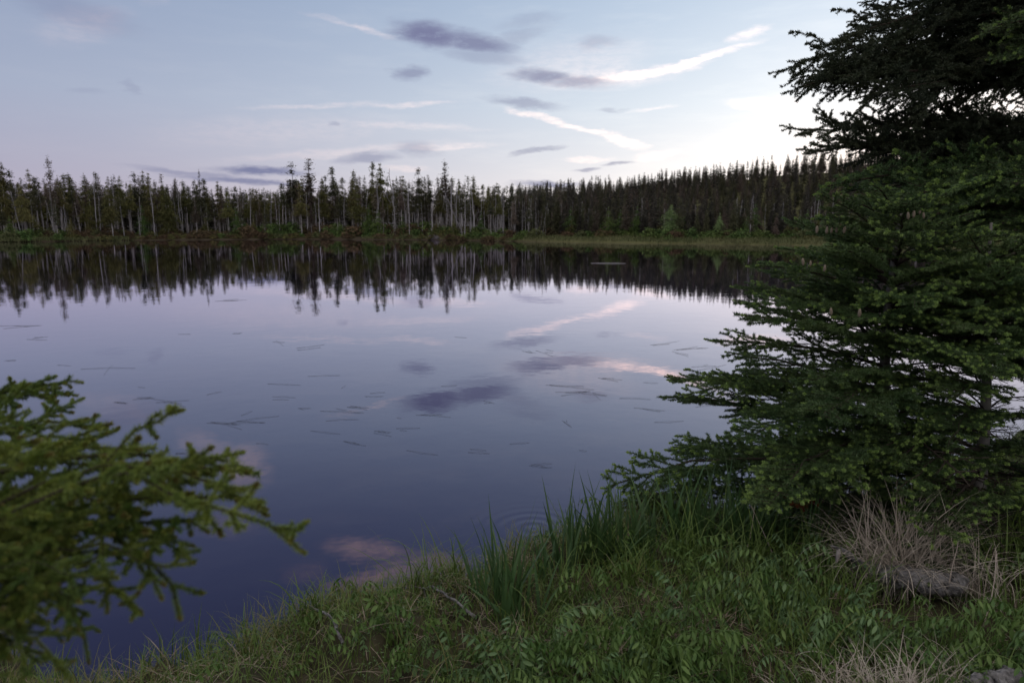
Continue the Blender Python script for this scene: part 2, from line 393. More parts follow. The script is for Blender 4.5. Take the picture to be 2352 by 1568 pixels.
# ------------------------------------------------------------------ lake
def water():
    xs = np.concatenate([np.linspace(-600, -40, 12), np.linspace(-30, 30, 13), np.linspace(40, 600, 12)])
    ys = np.concatenate([np.linspace(-80, 0, 4), np.linspace(2, 150, 30), [200, 240]])
    X, Y = np.meshgrid(xs, ys); V = np.stack([X, Y, X * 0], -1).reshape(-1, 3); nx, ny = len(xs), len(ys)
    i, j = np.meshgrid(np.arange(nx - 1), np.arange(ny - 1)); a = (j * nx + i).ravel()
    Fc = np.concatenate([np.stack([a, a + 1, a + nx + 1], 1), np.stack([a, a + nx + 1, a + nx], 1)])
    mt = bpy.data.materials.new('lake_water'); mt.use_nodes = True; M['water'] = mt
    N, L = mt.node_tree.nodes, mt.node_tree.links; b = N['Principled BSDF']
    b.inputs['Base Color'].default_value = (.012, .013, .032, 1); b.inputs['Roughness'].default_value = .015
    b.inputs['IOR'].default_value = 1.46; b.inputs['Specular Tint'].default_value = (1.0, .81, 1.0, 1); b.inputs['Specular IOR Level'].default_value = .5
    tc = N.new('ShaderNodeTexCoord')
    def noise(sc_, st, det):
        mp = N.new('ShaderNodeMapping'); mp.inputs['Scale'].default_value = st; L.new(tc.outputs['Object'], mp.inputs[0])
        n = N.new('ShaderNodeTexNoise'); n.inputs['Scale'].default_value = sc_; n.inputs['Detail'].default_value = det
        L.new(mp.outputs[0], n.inputs['Vector']); return n.outputs['Fac']
    def bump(h, dist, prev=None):
        bp = N.new('ShaderNodeBump'); bp.inputs['Strength'].default_value = 1; bp.inputs['Distance'].default_value = dist
        L.new(h, bp.inputs['Height'])
        if prev: L.new(prev, bp.inputs['Normal'])
        return bp.outputs[0]
    n1 = bump(noise(2.2, (1, 1, 1), 3), .0013)
    n2 = bump(noise(.25, (1, 1.6, 1), 2), .002, n1)
    # ring of ripples spreading near the bank
    g = ground(1225, 1215)
    vs = N.new('ShaderNodeVectorMath'); vs.operation = 'DISTANCE'; vs.inputs[1].default_value = (g[0], g[1], 0)
    L.new(tc.outputs['Object'], vs.inputs[0])
    def m(op, a, bb):
        n = N.new('ShaderNodeMath'); n.operation = op
        for k, v in ((0, a), (1, bb)):
            if isinstance(v, bpy.types.NodeSocket): L.new(v, n.inputs[k])
            else: n.inputs[k].default_value = v
        return n.outputs[0]
    wv = m('SINE', m('MULTIPLY', vs.outputs['Value'], 62), 0)
    fo = m('POWER', 2.718, m('MULTIPLY', m('MULTIPLY', vs.outputs['Value'], vs.outputs['Value']), -9))
    n3 = bump(m('MULTIPLY', wv, fo), .00055, n2)
    fr = N.new('ShaderNodeFresnel'); fr.inputs[0].default_value = 1.5; L.new(n3, fr.inputs['Normal'])
    fm = N.new('ShaderNodeMath'); fm.operation = 'MULTIPLY'; fm.use_clamp = True; fm.inputs[1].default_value = 1.35; L.new(fr.outputs[0], fm.inputs[0])
    gl = N.new('ShaderNodeBsdfGlossy'); gl.inputs['Color'].default_value = (.93, .89, 1, 1); gl.inputs['Roughness'].default_value = .015; L.new(n3, gl.inputs['Normal'])
    df = N.new('ShaderNodeBsdfDiffuse'); df.inputs['Color'].default_value = (.008, .012, .034, 1)
    mxs = N.new('ShaderNodeMixShader'); L.new(fm.outputs[0], mxs.inputs[0]); L.new(df.outputs[0], mxs.inputs[1]); L.new(gl.outputs[0], mxs.inputs[2])
    L.new(mxs.outputs[0], N['Material Output'].inputs[0]); N.remove(b)
    mb = MB(); mb.add(V, Fc); tag(mb.build('water', ['water'], smooth=False), kind='structure')
water()

# ------------------------------------------------------------------ far trees
def clumps(P, size, rng, per=5, spread=.5, flat=.45):
    """small leafy triangles scattered round every point of P"""
    P = np.repeat(np.asarray(P, float), per, 0); n = len(P)
    sz = np.repeat(np.broadcast_to(size, (n // per,)), per)[:, None] * rng.uniform(.6, 1.3, (n, 1))
    off = rng.normal(size=(n, 3)) * sz * spread; off[:, 2] *= .6
    c = P + off
    a = nrm(rng.normal(size=(n, 3)) * [1, 1, flat]) * sz; b = nrm(rng.normal(size=(n, 3)) * [1, 1, flat]) * sz * .55
    V = np.stack([c - a * .5, c + b * .5, c + a * .5 - b * .2], 1).reshape(-1, 3)
    return V, np.arange(3 * n).reshape(-1, 3)
def far_tree(seed, lo, prof, dens=26, cmat='f_a', H=10., tr=.11, crook=.25, dead=24, csize=.34, per=6, tmat='fbark'):
    """prof: list of (fraction of height, crown radius)"""
    rng = np.random.default_rng(seed)
    zs = np.linspace(-.4, H, 12); cx = np.cumsum(rng.normal(0, crook * .18, 12)); cy = np.cumsum(rng.normal(0, crook * .18, 12))
    cx -= cx[0]; cy -= cy[0]
    P = np.stack([cx, cy, zs], 1); rad = tr * (1 - .88 * np.clip(zs / H, 0, 1)) * (1 + .35 * (zs < .2))
    V, Fc = tube(P, rad, 6)
    t = MB(); t.add(V, Fc)
    def axis(z): return np.stack([np.interp(z, zs, cx), np.interp(z, zs, cy), z], -1)
    # dead twigs on the bare trunk
    z = rng.uniform(.12 * H, max(lo, .3) * H + .15 * H, dead); a = rng.uniform(0, 6.283, dead); l = rng.uniform(.3, 1.3, dead)
    d = np.stack([np.cos(a), np.sin(a), rng.uniform(-.5, .15, dead)], 1)
    p0 = axis(z); p1 = p0 + d * l[:, None] * .5; p2 = p1 + (d + [0, 0, .25]) * l[:, None] * .5
    t.add(*segs(p0, p1, .022, .016)); t.add(*segs(p1, p2, .016, .008))
    o = MB()
    pf = np.array([p for p, _ in prof]); pr = np.array([r for _, r in prof])
    pts = []; szs = []
    z = lo * H; side = rng.uniform(0, 6.283); one = rng.uniform(.1, .55)
    while z < H * .985:
        fr = z / H; r = np.interp(fr, pf, pr) * (.72 + .5 * rng.random())
        if rng.random() < .5: side = rng.uniform(0, 6.283)
        nb = max(3, int(dens * (r + .25) * .42))
        for k in range(nb):
            aa = rng.uniform(0, 6.283)
            if math.cos(aa - side) < -.2 and rng.random() < one: continue
            rr = r * rng.uniform(.45, 1.15) * (1 + .3 * math.sin(aa * 2 + z * 1.7 + seed))
            m_ = max(2, int(rr / .22)); s = np.linspace(.15, 1, m_)
            q = np.stack([np.cos(aa) * rr * s, np.sin(aa) * rr * s, -rr * (.15 + .35 * s * s) + rng.uniform(-.1, .1) * s], 1)
            pts.append(axis(np.full(m_, z)) + q); szs += list(csize * (1.15 - .45 * s) * (.65 + .5 * min(1, r)))
        z += rng.uniform(.16, .36) * (H / 10) * (2.6 if rng.random() < .16 else 1)
    pts.append(axis(np.linspace(H * .93, H * 1.0, 4))); szs += [csize * .7] * 4
    o.add(*clumps(np.vstack(pts), np.array(szs), rng, per))
    return t.mesh('trunk', [tmat]), o.mesh('crown', [cmat], False)
def snag_mesh(seed, H=8., tr=.10, nb=26, bl=(.2, 1.0)):
    rng = np.random.default_rng(seed)
    zs = np.linspace(-.4, H, 10); cx = np.cumsum(rng.normal(0, .06, 10)); cy = np.cumsum(rng.normal(0, .06, 10)); cx -= cx[0]; cy -= cy[0]
    t = MB(); t.add(*tube(np.stack([cx, cy, zs], 1), tr * (1 - .8 * np.clip(zs / H, 0, 1)) * (1 + .5 * (zs < .2)), 6))
    b = MB(); z = rng.uniform(.1 * H, .98 * H, nb); a = rng.uniform(0, 6.283, nb); l = rng.uniform(*bl, nb) * (1.1 - z / H * .7)
    d = np.stack([np.cos(a), np.sin(a), rng.uniform(-.45, .3, nb)], 1)
    p0 = np.stack([np.interp(z, zs, cx), np.interp(z, zs, cy), z], 1); p1 = p0 + d * l[:, None] * .6; p2 = p1 + (d + [0, 0, .3]) * l[:, None] * .4
    b.add(*segs(p0, p1, .026, .016)); b.add(*segs(p1, p2, .016, .007))
    return t.mesh('trunk', ['snag']), b.mesh('bare_branches', ['snag'])

protos = {}
def add_proto(kind, tm, om, second='crown'):
    protos.setdefault(kind, []).append((tm, om, second))
club = [(.35, .8), (.5, 1.45), (.62, 1.35), (.75, .95), (.84, .45), (.92, .62), (.97, .5), (1, .2)]
bushy = [(.15, 1.5), (.4, 1.9), (.6, 1.6), (.8, 1.0), (.92, .55), (1, .1)]
spar = [(.2, .6), (.45, 1.0), (.7, .75), (.85, .36), (1, .10)]
conic = [(.05, 1.5), (.3, 1.3), (.6, .9), (.85, .45), (1, .06)]
for k in range(5): add_proto('club', *far_tree(10 + k, .42 + .05 * k, club, cmat='f_a' if k % 2 else 'f_b', dens=24))
for k in range(3): add_proto('bushy', *far_tree(20 + k, .22 + .08 * k, bushy, cmat='f_a', dens=26, csize=.30))
for k in range(5): add_proto('sparse', *far_tree(30 + k, .30 + .06 * k, spar, cmat='f_b' if k % 2 else 'f_c', dens=20, dead=40))
for k in range(6): add_proto('hill', *far_tree(40 + k, .06 + .04 * k, conic, cmat=['f_h', 'f_b', 'f_h', 'f_b', 'f_h', 'f_c'][k], dens=28, H=8, csize=.34, dead=10, tr=.07, tmat='hbark'))
for k in range(2): add_proto('young', *far_tree(50 + k, .05, [(.03, 1.7), (.3, 1.5), (.6, .95), (.85, .4), (1, .05)], cmat='sh_g' if k else 'f_a', dens=26, H=5, csize=.2, dead=0, tr=.06))
for k in range(2): add_proto('larch', *far_tree(60 + k, .03, [(.03, 1.8), (.2, 2.0), (.5, 1.6), (.8, 1.0), (1, .15)], cmat='larch', dens=34, H=6.5, csize=.20, dead=0, tr=.08))
for k in range(6): add_proto('snag', *snag_mesh(70 + k, nb=[30, 24, 40, 22, 20, 50][k]), second='bare_branches')

HT = dict(club=10., bushy=10., sparse=10., hill=8., young=5., larch=6.5, snag=8.)
rg = random.Random(5)
def plant(kind, x, y, H, label, cat, group, name, var=None, lean=(0, 0), wide=None, z=None):
    tm, om, second = protos[kind][var if var is not None else rg.randrange(len(protos[kind]))]
    r = empty(name, (x, y, (gz(x, y) if z is None else z) - .05), label, cat, group)
    a = bpy.data.objects.new('trunk', tm); b = bpy.data.objects.new(second, om)
    for o in (a, b): col.objects.link(o); o.parent = r
    s = H / HT[kind]; wd = s * (wide or rg.uniform(.85, 1.15)); r.scale = (wd, wd, s)
    r.rotation_euler = (R(lean[1] + rg.uniform(-1.5, 1.5)), R(lean[0] + rg.uniform(-1.5, 1.5)), rg.uniform(0, 6.28) if not any(lean) else 0)
    return r
def onshore(px, q):
    """point on the far land along the sight line of column px, q metres behind the waterline"""
    d = dirv(px, 540); k = d[0] / d[1]
    y = 60.
    for _ in range(400):
        if y - np.interp(y * k, SX, SY) >= q: break
        y += .5
    return y * k, y
def hfor(px, top, x, y):
    d = dirv(px, top); return CAM[2] + d[2] / d[1] * y - gz(x, y)
sky_l = np.array([(-200, 385), (0, 388), (60, 390), (130, 396), (200, 396), (330, 390), (430, 402), (480, 412), (540, 410), (600, 424), (640, 420), (680, 392), (760, 395),
                  (860, 392), (950, 400), (1020, 396), (1080, 416), (1150, 420), (1200, 432), (1260, 446)], float)
def top_l(px): return float(np.interp(px, sky_l[:, 0], sky_l[:, 1]))
# trees that stand out on the skyline of the left wood
for px, top, q, kind, var, wd, lab in [
    (130, 358, 8, 'sparse', 2, .8, 'tallest pale-trunked spruce near the left edge with a thin ragged spire'),
    (683, 372, 10, 'club', 0, 1.0, 'tall dense spruce at the left end of the high central clump'),
    (708, 363, 9, 'sparse', 0, 1.35, 'tallest tapering spruce of the central clump with bare lower trunk'),
    (856, 370, 12, 'club', 1, .6, 'narrow dark spire just left of a twin-headed spruce top'),
    (876, 375, 11, 'bushy', 1, .8, 'twin-headed bushy spruce rising above the central clump'),
    (1022, 368, 11, 'sparse', 4, .9, 'thin lone spire above the right end of the central clump'),
    (1076, 404, 7, 'sparse', 1, 1.3, 'spruce with sparse flat boughs standing over white bare stems'),
    (1090, 402, 8, 'club', 3, .8, 'club-headed spruce beside the sparse-boughed one above bare stems'),
    (965, 385, 10, 'club', 2, .9, 'round-headed spruce left of the thin lone spire'),
    (465, 388, 12, 'sparse', 3, .6, 'thin crooked spire over the low gap in the left wood'),
    (15, 372, 12, 'bushy', 2, .9, 'broad windblown spruce at the far left edge of the wood'),
    (770, 382, 10, 'club', 4, .8, 'club-topped spruce midway along the central clump')]:
    x, y = onshore(px, q); plant(kind, x, y, hfor(px, top, x, y), lab, 'tree', 'skyline spruces of the left wood', 'spruce_tree', var, wide=hfor(px, top, x, y) / 10 * wd)
# rows of the left wood, individually
n = 0
for row, (q0, cnt, lo, hi) in enumerate([(4, 34, .45, .85), (9, 62, .72, .98), (14, 66, .8, 1.0), (20, 60, .85, 1.03)]):
    for k in range(cnt):
        px = -60 + (1290) * (k + rg.uniform(-.4, .9)) / cnt; q = q0 + rg.uniform(-1.6, 2.2)
        x, y = onshore(px, q); h = hfor(px, top_l(px), x, y) * rg.uniform(lo, hi)
        if row > 1 and 590 < px < 660: h *= .85
        kind = rg.choices(['club', 'bushy', 'sparse'], [5, 2.2 if px < 950 else .6, 4])[0]
        lab = {'club': 'bare-trunked spruce with a dense dark head in the left wood', 'bushy': 'olive bushy spruce with low boughs in the left wood',
               'sparse': 'thin sparse spruce with dead lower twigs in the left wood'}[kind]
        plant(kind, x, y, h, lab, 'tree', 'spruces of the left wood', 'spruce_tree'); n += 1
# dead snags
for px, top, q, lean, lab in [
    (735, 450, 2.0, 0, 'bleached dead trunk standing by the water below the central clump'), (728, 462, 4.5, 0, 'dead grey trunk just left of the bleached one by the water'),
    (940, 465, 1.5, 0, 'straight thin white snag at the waterline with a leaning pair to its left'), (1068, 440, 1.6, 0, 'white snag with a skirt of dead branches at its foot by the shore'),
    (150, 470, 5, 3, 'thick bare forked trunk behind the mossy left point'), (1082, 500, 2.2, -6, 'short leaning snag right of the skirted one'),
    (322, 478, 3, 0, 'pale dead stem in the brown brush of the left shore'), (285, 470, 3, -2, 'grey stem leaning slightly in the brown left-shore brush'),
    (905, 386, 14, 0, 'bare crooked snag tip poking above the central clump')]:
    x, y = onshore(px, q); plant('snag', x, y, hfor(px, top, x, y), lab, 'dead tree', 'dead trees of the far shore', 'dead_tree', lean=(lean, .01))
for k in range(190):
    px = rg.choice([rg.uniform(-20, 520), rg.uniform(500, 1230), rg.uniform(900, 1230), rg.uniform(1000, 1260)]); q = rg.uniform(3.5, 13)
    x, y = onshore(px, q); h = min(hfor(px, top_l(px), x, y) * rg.uniform(.35, .98), 9.5)
    ln = rg.choice([0, 0, rg.uniform(-5, 5), rg.uniform(-9, 9), rg.uniform(-24, 24)])
    plant('snag', x, y, h, 'pale dead stem without needles among the spruces of the left wood', 'dead tree', 'dead stems in the left wood', 'dead_tree', lean=(ln, .01 if ln else 0), wide=h / 8 * rg.uniform(.7, 1.1))
# leaning dead poles on the shore
def pole(px0, py0, px1, py1, r, name, lab, cat='dead tree', depth=None, group=None, bend=.3, m_='snag'):
    a = ground(px0, py0, .25); d0 = dirv(px0, py0); t = np.dot(a - CAM, [0, 1, 0]) / d0[1]
    d1 = dirv(px1, py1); b = CAM + d1 * (a[1] - .3) / d1[1]
    P = np.array([a + (b - a) * s + np.array([0, 0, bend * math.sin(s * 3.14)]) for s in np.linspace(-.03, 1, 8)])
    P = P - a; mb = MB(); mb.add(*tube(P, np.linspace(r, r * .45, 8), 6))
    rng = np.random.default_rng(int(px0)); k = 8; s = rng.uniform(.3, 1, k); p0 = (b - a) * s[:, None] + np.stack([0 * s, 0 * s, bend * np.sin(s * 3.14)], 1)
    mb.add(*segs(p0, p0 + rng.normal(size=(k, 3)) * .3, .018, .008))
    o = mb.build(name, [m_]); o.location = a; tag(o, lab, cat, group)
pole(908, 545, 886, 512, .11, 'dead_tree', 'left one of the close pair of bleached poles leaning over the water')
pole(912, 545, 893, 510, .09, 'dead_tree', 'right one of the close pair of bleached poles leaning over the water')
pole(265, 543, 249, 518, .10, 'dead_tree', 'bent white dead pole on the left shore pointing up left')
pole(320, 546, 292, 520, .07, 'dead_tree', 'thin white dead pole fallen against brush on the left shore')
pole(1195, 544, 1165, 528, .09, 'dead_tree', 'pale fallen trunk at the water edge right of the central clump', bend=-.6)
pole(1225, 541, 1140, 533, .08, 'dead_tree', 'nearly level dead trunk lying along the bank right of the central clump', bend=.2)
# shrubs along the far shore
def shrub_mesh(seed, m_, n=110):
    rng = np.random.default_rng(seed); a = rng.uniform(0, 6.283, n); r = np.sqrt(rng.random(n)); z = rng.random(n) ** .8
    P = np.stack([np.cos(a) * r * 1.3 * (1 - z * .5), np.sin(a) * r * .9 * (1 - z * .5), z * (1 - .5 * r * r)], 1)
    mb = MB(); mb.add(*clumps(P, np.full(n, .26), rng, 7, .5, .8))
    k = 14; a = rng.uniform(0, 6.28, k); mb.add(*segs(np.zeros((k, 3)), np.stack([np.cos(a) * .8, np.sin(a) * .6, rng.uniform(.5, 1, k)], 1), .02, .008), 1)
    return mb.mesh('shrub', [m_, 'twig'], False)
shr = {'g': [shrub_mesh(1, 'sh_g'), shrub_mesh(2, 'sh_g')], 'b': [shrub_mesh(3, 'sh_b'), shrub_mesh(4, 'sh_b')], 'o': [shrub_mesh(5, 'f_a'), shrub_mesh(6, 'fgrass')]}
def shrub(px, q, s, k):
    x, y = onshore(px, q)
    o = bpy.data.objects.new('shrub', rg.choice(shr[k])); col.objects.link(o)
    o.location = (x, y, gz(x, y) - .1); o.scale = (s * rg.uniform(1, 1.6), s, s * rg.uniform(.8, 1.1)); o.rotation_euler = (0, 0, rg.uniform(0, 6.28))
    tag(o, {'g': 'rounded green bush in the thicket under the far spruces', 'b': 'low reddish brown bush on the far waterline', 'o': 'low olive bush on the far bank'}[k], 'shrub', 'bushes on the far shore')
for k in range(150):
    px = rg.uniform(-40, 1240); big = rg.random()
    if 500 < px < 900: kk = 'g' if big < .7 else 'b'
    elif 150 < px < 500: kk = 'b' if big < .65 else 'o'
    else: kk = rg.choice('ggobo')
    q = rg.uniform(1.8, 7.5); shrub(px, q, rg.uniform(.8, 1.7) * (1.5 if 500 < px < 1150 and q > 3.5 else .9), kk)
for k in range(90): shrub(rg.uniform(200, 1180), rg.uniform(.2, 1.6), rg.uniform(.5, .9), rg.choice('bbo'))
for k in range(70): shrub(rg.uniform(1240, 2340), rg.uniform(4.5, 8.5), rg.uniform(.6, 1.5), rg.choice('ggoob'))
for k in range(14): shrub(rg.gauss(1600, 75), rg.uniform(4.5, 6.5), rg.uniform(.9, 1.5), 'g')
for px, top, q in [(585, 495, 4), (640, 500, 5), (870, 480, 3), (925, 490, 3), (1000, 500, 3), (470, 500, 3), (25, 495, 3), (90, 490, 4), (205, 500, 4), (395, 480, 4), (330, 470, 4.5), (545, 475, 5),
                   (850, 470, 4), (1105, 485, 4), (1040, 495, 3), (780, 505, 4), (700, 505, 5), (160, 500, 3)]:
    x, y = onshore(px, q); plant('young', x, y, hfor(px, top, x, y), 'young green conifer clothed to the ground on the left shore', 'tree', 'young conifers on the left shore', 'young_conifer')
# right shore: two pale larches and their neighbours in front of the hill
for px, top, q, wd, lab in [(1538, 470, 6.5, 1.35, 'large pale green feathery larch before the dark hillside'), (1652, 488, 6.5, 1.15, 'smaller greyish green larch right of the large pale one')]:
    x, y = onshore(px, q); plant('larch', x, y, hfor(px, top, x, y), lab, 'tree', 'pale larches on the right shore', 'larch_tree', 0 if px < 1600 else 1, wide=hfor(px, top, x, y) / 6.5 * wd * 1.5)
for k in range(34):
    px = rg.uniform(1230, 2330); x, y = onshore(px, rg.uniform(6.5, 9.5)); hh = rg.uniform(1.8, 4.5)
    plant(rg.choice(['young', 'young', 'sparse']), x, y, hh, 'small conifer at the foot of the wooded hill', 'tree', 'small conifers below the hill', 'young_conifer')
for k in range(60):
    px = rg.uniform(1240, 2330); x, y = onshore(px, rg.uniform(9, 30))
    plant('snag', x, y, rg.uniform(2.6, 5.5), 'grey dead stem at the foot of the wooded hill', 'dead tree', 'dead stems below the hill', 'dead_tree')
# the wood on the hill: the 280 nearest one by one
spots = []
for k in range(9000):
    px = rg.uniform(1190, 2420); q = 14 + 105 * rg.random() ** 1.1; spots.append((q - 6.5, px))
spots.sort(); kept = []
cell = {}
def fastshore(px, q):
    d = dirv(px, 540); kx = d[0] / d[1]; y = 95.
    for _ in range(12): y = np.interp(y * kx, SX, SY) + q
    return y * kx, float(y)
for q, px in spots:
    x, y = fastshore(px, q); key = (int(x / 2.3), int(y / 2.3))
    if key in cell: continue
    cell[key] = 1; kept.append((y, px, x, q))
kept.sort(key=lambda t: t[3])
for k, (y, px, x, q) in enumerate(kept[:285]):
    plant('hill', x, y, rg.uniform(3.4, 6.2) * float(np.interp(px, [1300, 1600, 1900], [1, .85, .68])), 'dark narrow spruce in the front ranks of the wooded hill', 'tree', 'spruces on the wooded hill', 'hill_spruce')
rest = kept[285:]
def mass(name, pts, kinds, hr, label, cat, mats):
    mb = MB(); data = []
    for kd in kinds:
        for tm, om, _ in protos[kd]:
            rec = []
            for me in (om, tm):
                v = np.empty(len(me.vertices) * 3); me.vertices.foreach_get('co', v)
                f = np.empty(len(me.polygons) * 3, np.int32); me.loops.foreach_get('vertex_index', f)
                rec.append((v.reshape(-1, 3), f.reshape(-1, 3), me.materials[0].name))
            data.append((rec, HT[kd]))
    names = [M[m_].name for m_ in mats]
    for x, y in pts:
        rec, H = rg.choice(data); s = rg.uniform(*hr) / H * (1.25 if x < 25 and name == 'hill_forest' else 1); a = rg.uniform(0, 6.28); c, sn = math.cos(a), math.sin(a)
        for v, f, mn in rec:
            if mn not in names: continue
            q = np.stack([v[:, 0] * c - v[:, 1] * sn, v[:, 0] * sn + v[:, 1] * c, v[:, 2]], 1) * s
            if mn != 'hill_bark' and len(f) > 2600:          # thin the far ones
                keep = np.random.default_rng(int(a * 1e4)).random(len(f)) < .5
                fk = f[keep]; u, inv = np.unique(fk, return_inverse=True); qq = q[u]
                cen = qq[inv.reshape(-1, 3)].mean(1); qq = qq + 0
                mb.add(qq + [x, y, gz(x, y) - .1], inv.reshape(-1, 3), names.index(mn))
            else: mb.add(q + [x, y, gz(x, y) - .1], f, names.index(mn))
    o = mb.build(name, mats, smooth=False); tag(o, label, cat, kind='stuff')
rg.shuffle(rest)
print('hill trees', len(kept))
mass('hill_forest', [(x, y) for y, px, x, q in rest[:1500]], ['hill'], (3.0, 5.4), 'dense dark spruce forest covering the hill beyond the first ranks', 'forest', ['f_b', 'f_c', 'f_h', 'hbark'])
back = []
for k in range(520):
    px = rg.uniform(-200, 1290); q = rg.uniform(21, 42)
    back.append(fastshore(px, q))
mass('deep_forest', back, ['hill'], (6.2, 8.8), 'deeper dark ranks of the left wood behind the front trees', 'forest', ['f_b', 'f_c', 'f_h', 'hbark'])
# grass along the far shore
def blades(P, L, wd, lean, rng, nseg=3, curl=.8, flop=None, az=None):
    """bent tapering blades as one mesh; P (n,3)"""
    n = len(P); L = np.broadcast_to(L, (n,)); wd = np.broadcast_to(wd, (n,)); lean = np.broadcast_to(lean, (n,))
    a = rng.uniform(0, 6.283, n) if az is None else az
    d = np.stack([np.cos(a), np.sin(a), 0 * a], 1); sd = rng.uniform(-.9, .9, n)
    side = np.stack([-np.sin(a + sd), np.cos(a + sd), 0 * a], 1)
    rows = []; p = np.array(P, float); th = lean.copy(); cv = curl * rng.uniform(.3, 1.3, n)
    for s in range(nseg + 1):
        t = s / nseg; wv = wd * (1 - t ** 1.8) * (.7 + .6 * min(1, t * 3)) * .5
        if s < nseg: rows.append(np.stack([p - side * wv[:, None], p + side * wv[:, None]], 1))
        else: rows.append(p[:, None, :])
        step = (L / nseg)[:, None]; p = p + (d * np.sin(th)[:, None] + np.array([0, 0, 1.]) * np.cos(th)[:, None]) * step
        th = th + cv / nseg * (1 + t)
    V = np.concatenate(rows, 1); nv = V.shape[1]; f = []
    for s in range(nseg - 1): f += [(2 * s, 2 * s + 1, 2 * s + 3), (2 * s, 2 * s + 3, 2 * s + 2)]
    f.append((2 * nseg - 2, 2 * nseg - 1, 2 * nseg)); f = np.array(f)
    return V.reshape(-1, 3), (f[None] + (np.arange(n) * nv)[:, None, None]).reshape(-1, 3)
rng = np.random.default_rng(3)
def shore_grass():
    P = []
    for k in range(26000):
        px = rng.uniform(-60, 2400); 
        if 330 < px < 830: continue
        if 830 < px < 1180 and rng.random() < .6: continue
        q = rng.uniform(.1, 2.0 if px > 330 else 3.5) if px < 1180 else rng.uniform(.1, 7)
        d = dirv(px, 540); kx = d[0] / d[1]; y = 90.
        for _ in range(6): y = np.interp(y * kx, SX, SY) + q
        P.append((y * kx, y))
    P = np.array(P); Z = height(P[:, 0], P[:, 1]); ok = Z > .02
    P3 = np.column_stack([P, Z - .03])[ok]
    mb = MB(); mb.add(*blades(P3, rng.uniform(.22, .6, len(P3)), .07, rng.uniform(0, .5, len(P3)), rng, 2))
    tag(mb.build('shore_grass', ['fgrass']), 'pale olive grass fringing the whole far shore', 'grass', kind='stuff')
shore_grass()
# rock at the far waterline
def rock(x, y, z, s, label, seed=1, m_='stone', name='rock'):
    rng = np.random.default_rng(seed); nu, nv = 14, 9; V = []; Fc = []
    ph = rng.uniform(0, 6, 6)
    for j in range(nv + 1):
        for i in range(nu):
            a = 6.283 * i / nu; b = math.pi * j / nv; v = np.array([math.cos(a) * math.sin(b), math.sin(a) * math.sin(b), math.cos(b)])
            r = 1 + .16 * math.sin(3 * v[0] + ph[0] + 2 * v[1]) + .12 * math.sin(5 * v[1] + ph[1] + 3 * v[2]) + rng.uniform(-.04, .04) * (0 < j < nv)
            V.append(v * r * s)
    for j in range(nv):
        for i in range(nu):
            a, b = j * nu + i, j * nu + (i + 1) % nu; Fc += [(a, a + nu, b + nu), (a, b + nu, b)]
    mb = MB(); mb.add(V, Fc); o = mb.build(name, [m_]); o.location = (x, y, z); tag(o, label, 'rock')
x, y = onshore(1003, .5); rock(x, y, .15, (1.5, .8, .55), 'dark flat-topped boulder at the far waterline below the central wood')
x, y = onshore(2118, .3); rock(x, y, .15, (1.2, .6, .35), 'low grey stone on the right-hand far shore behind the fir', 4)

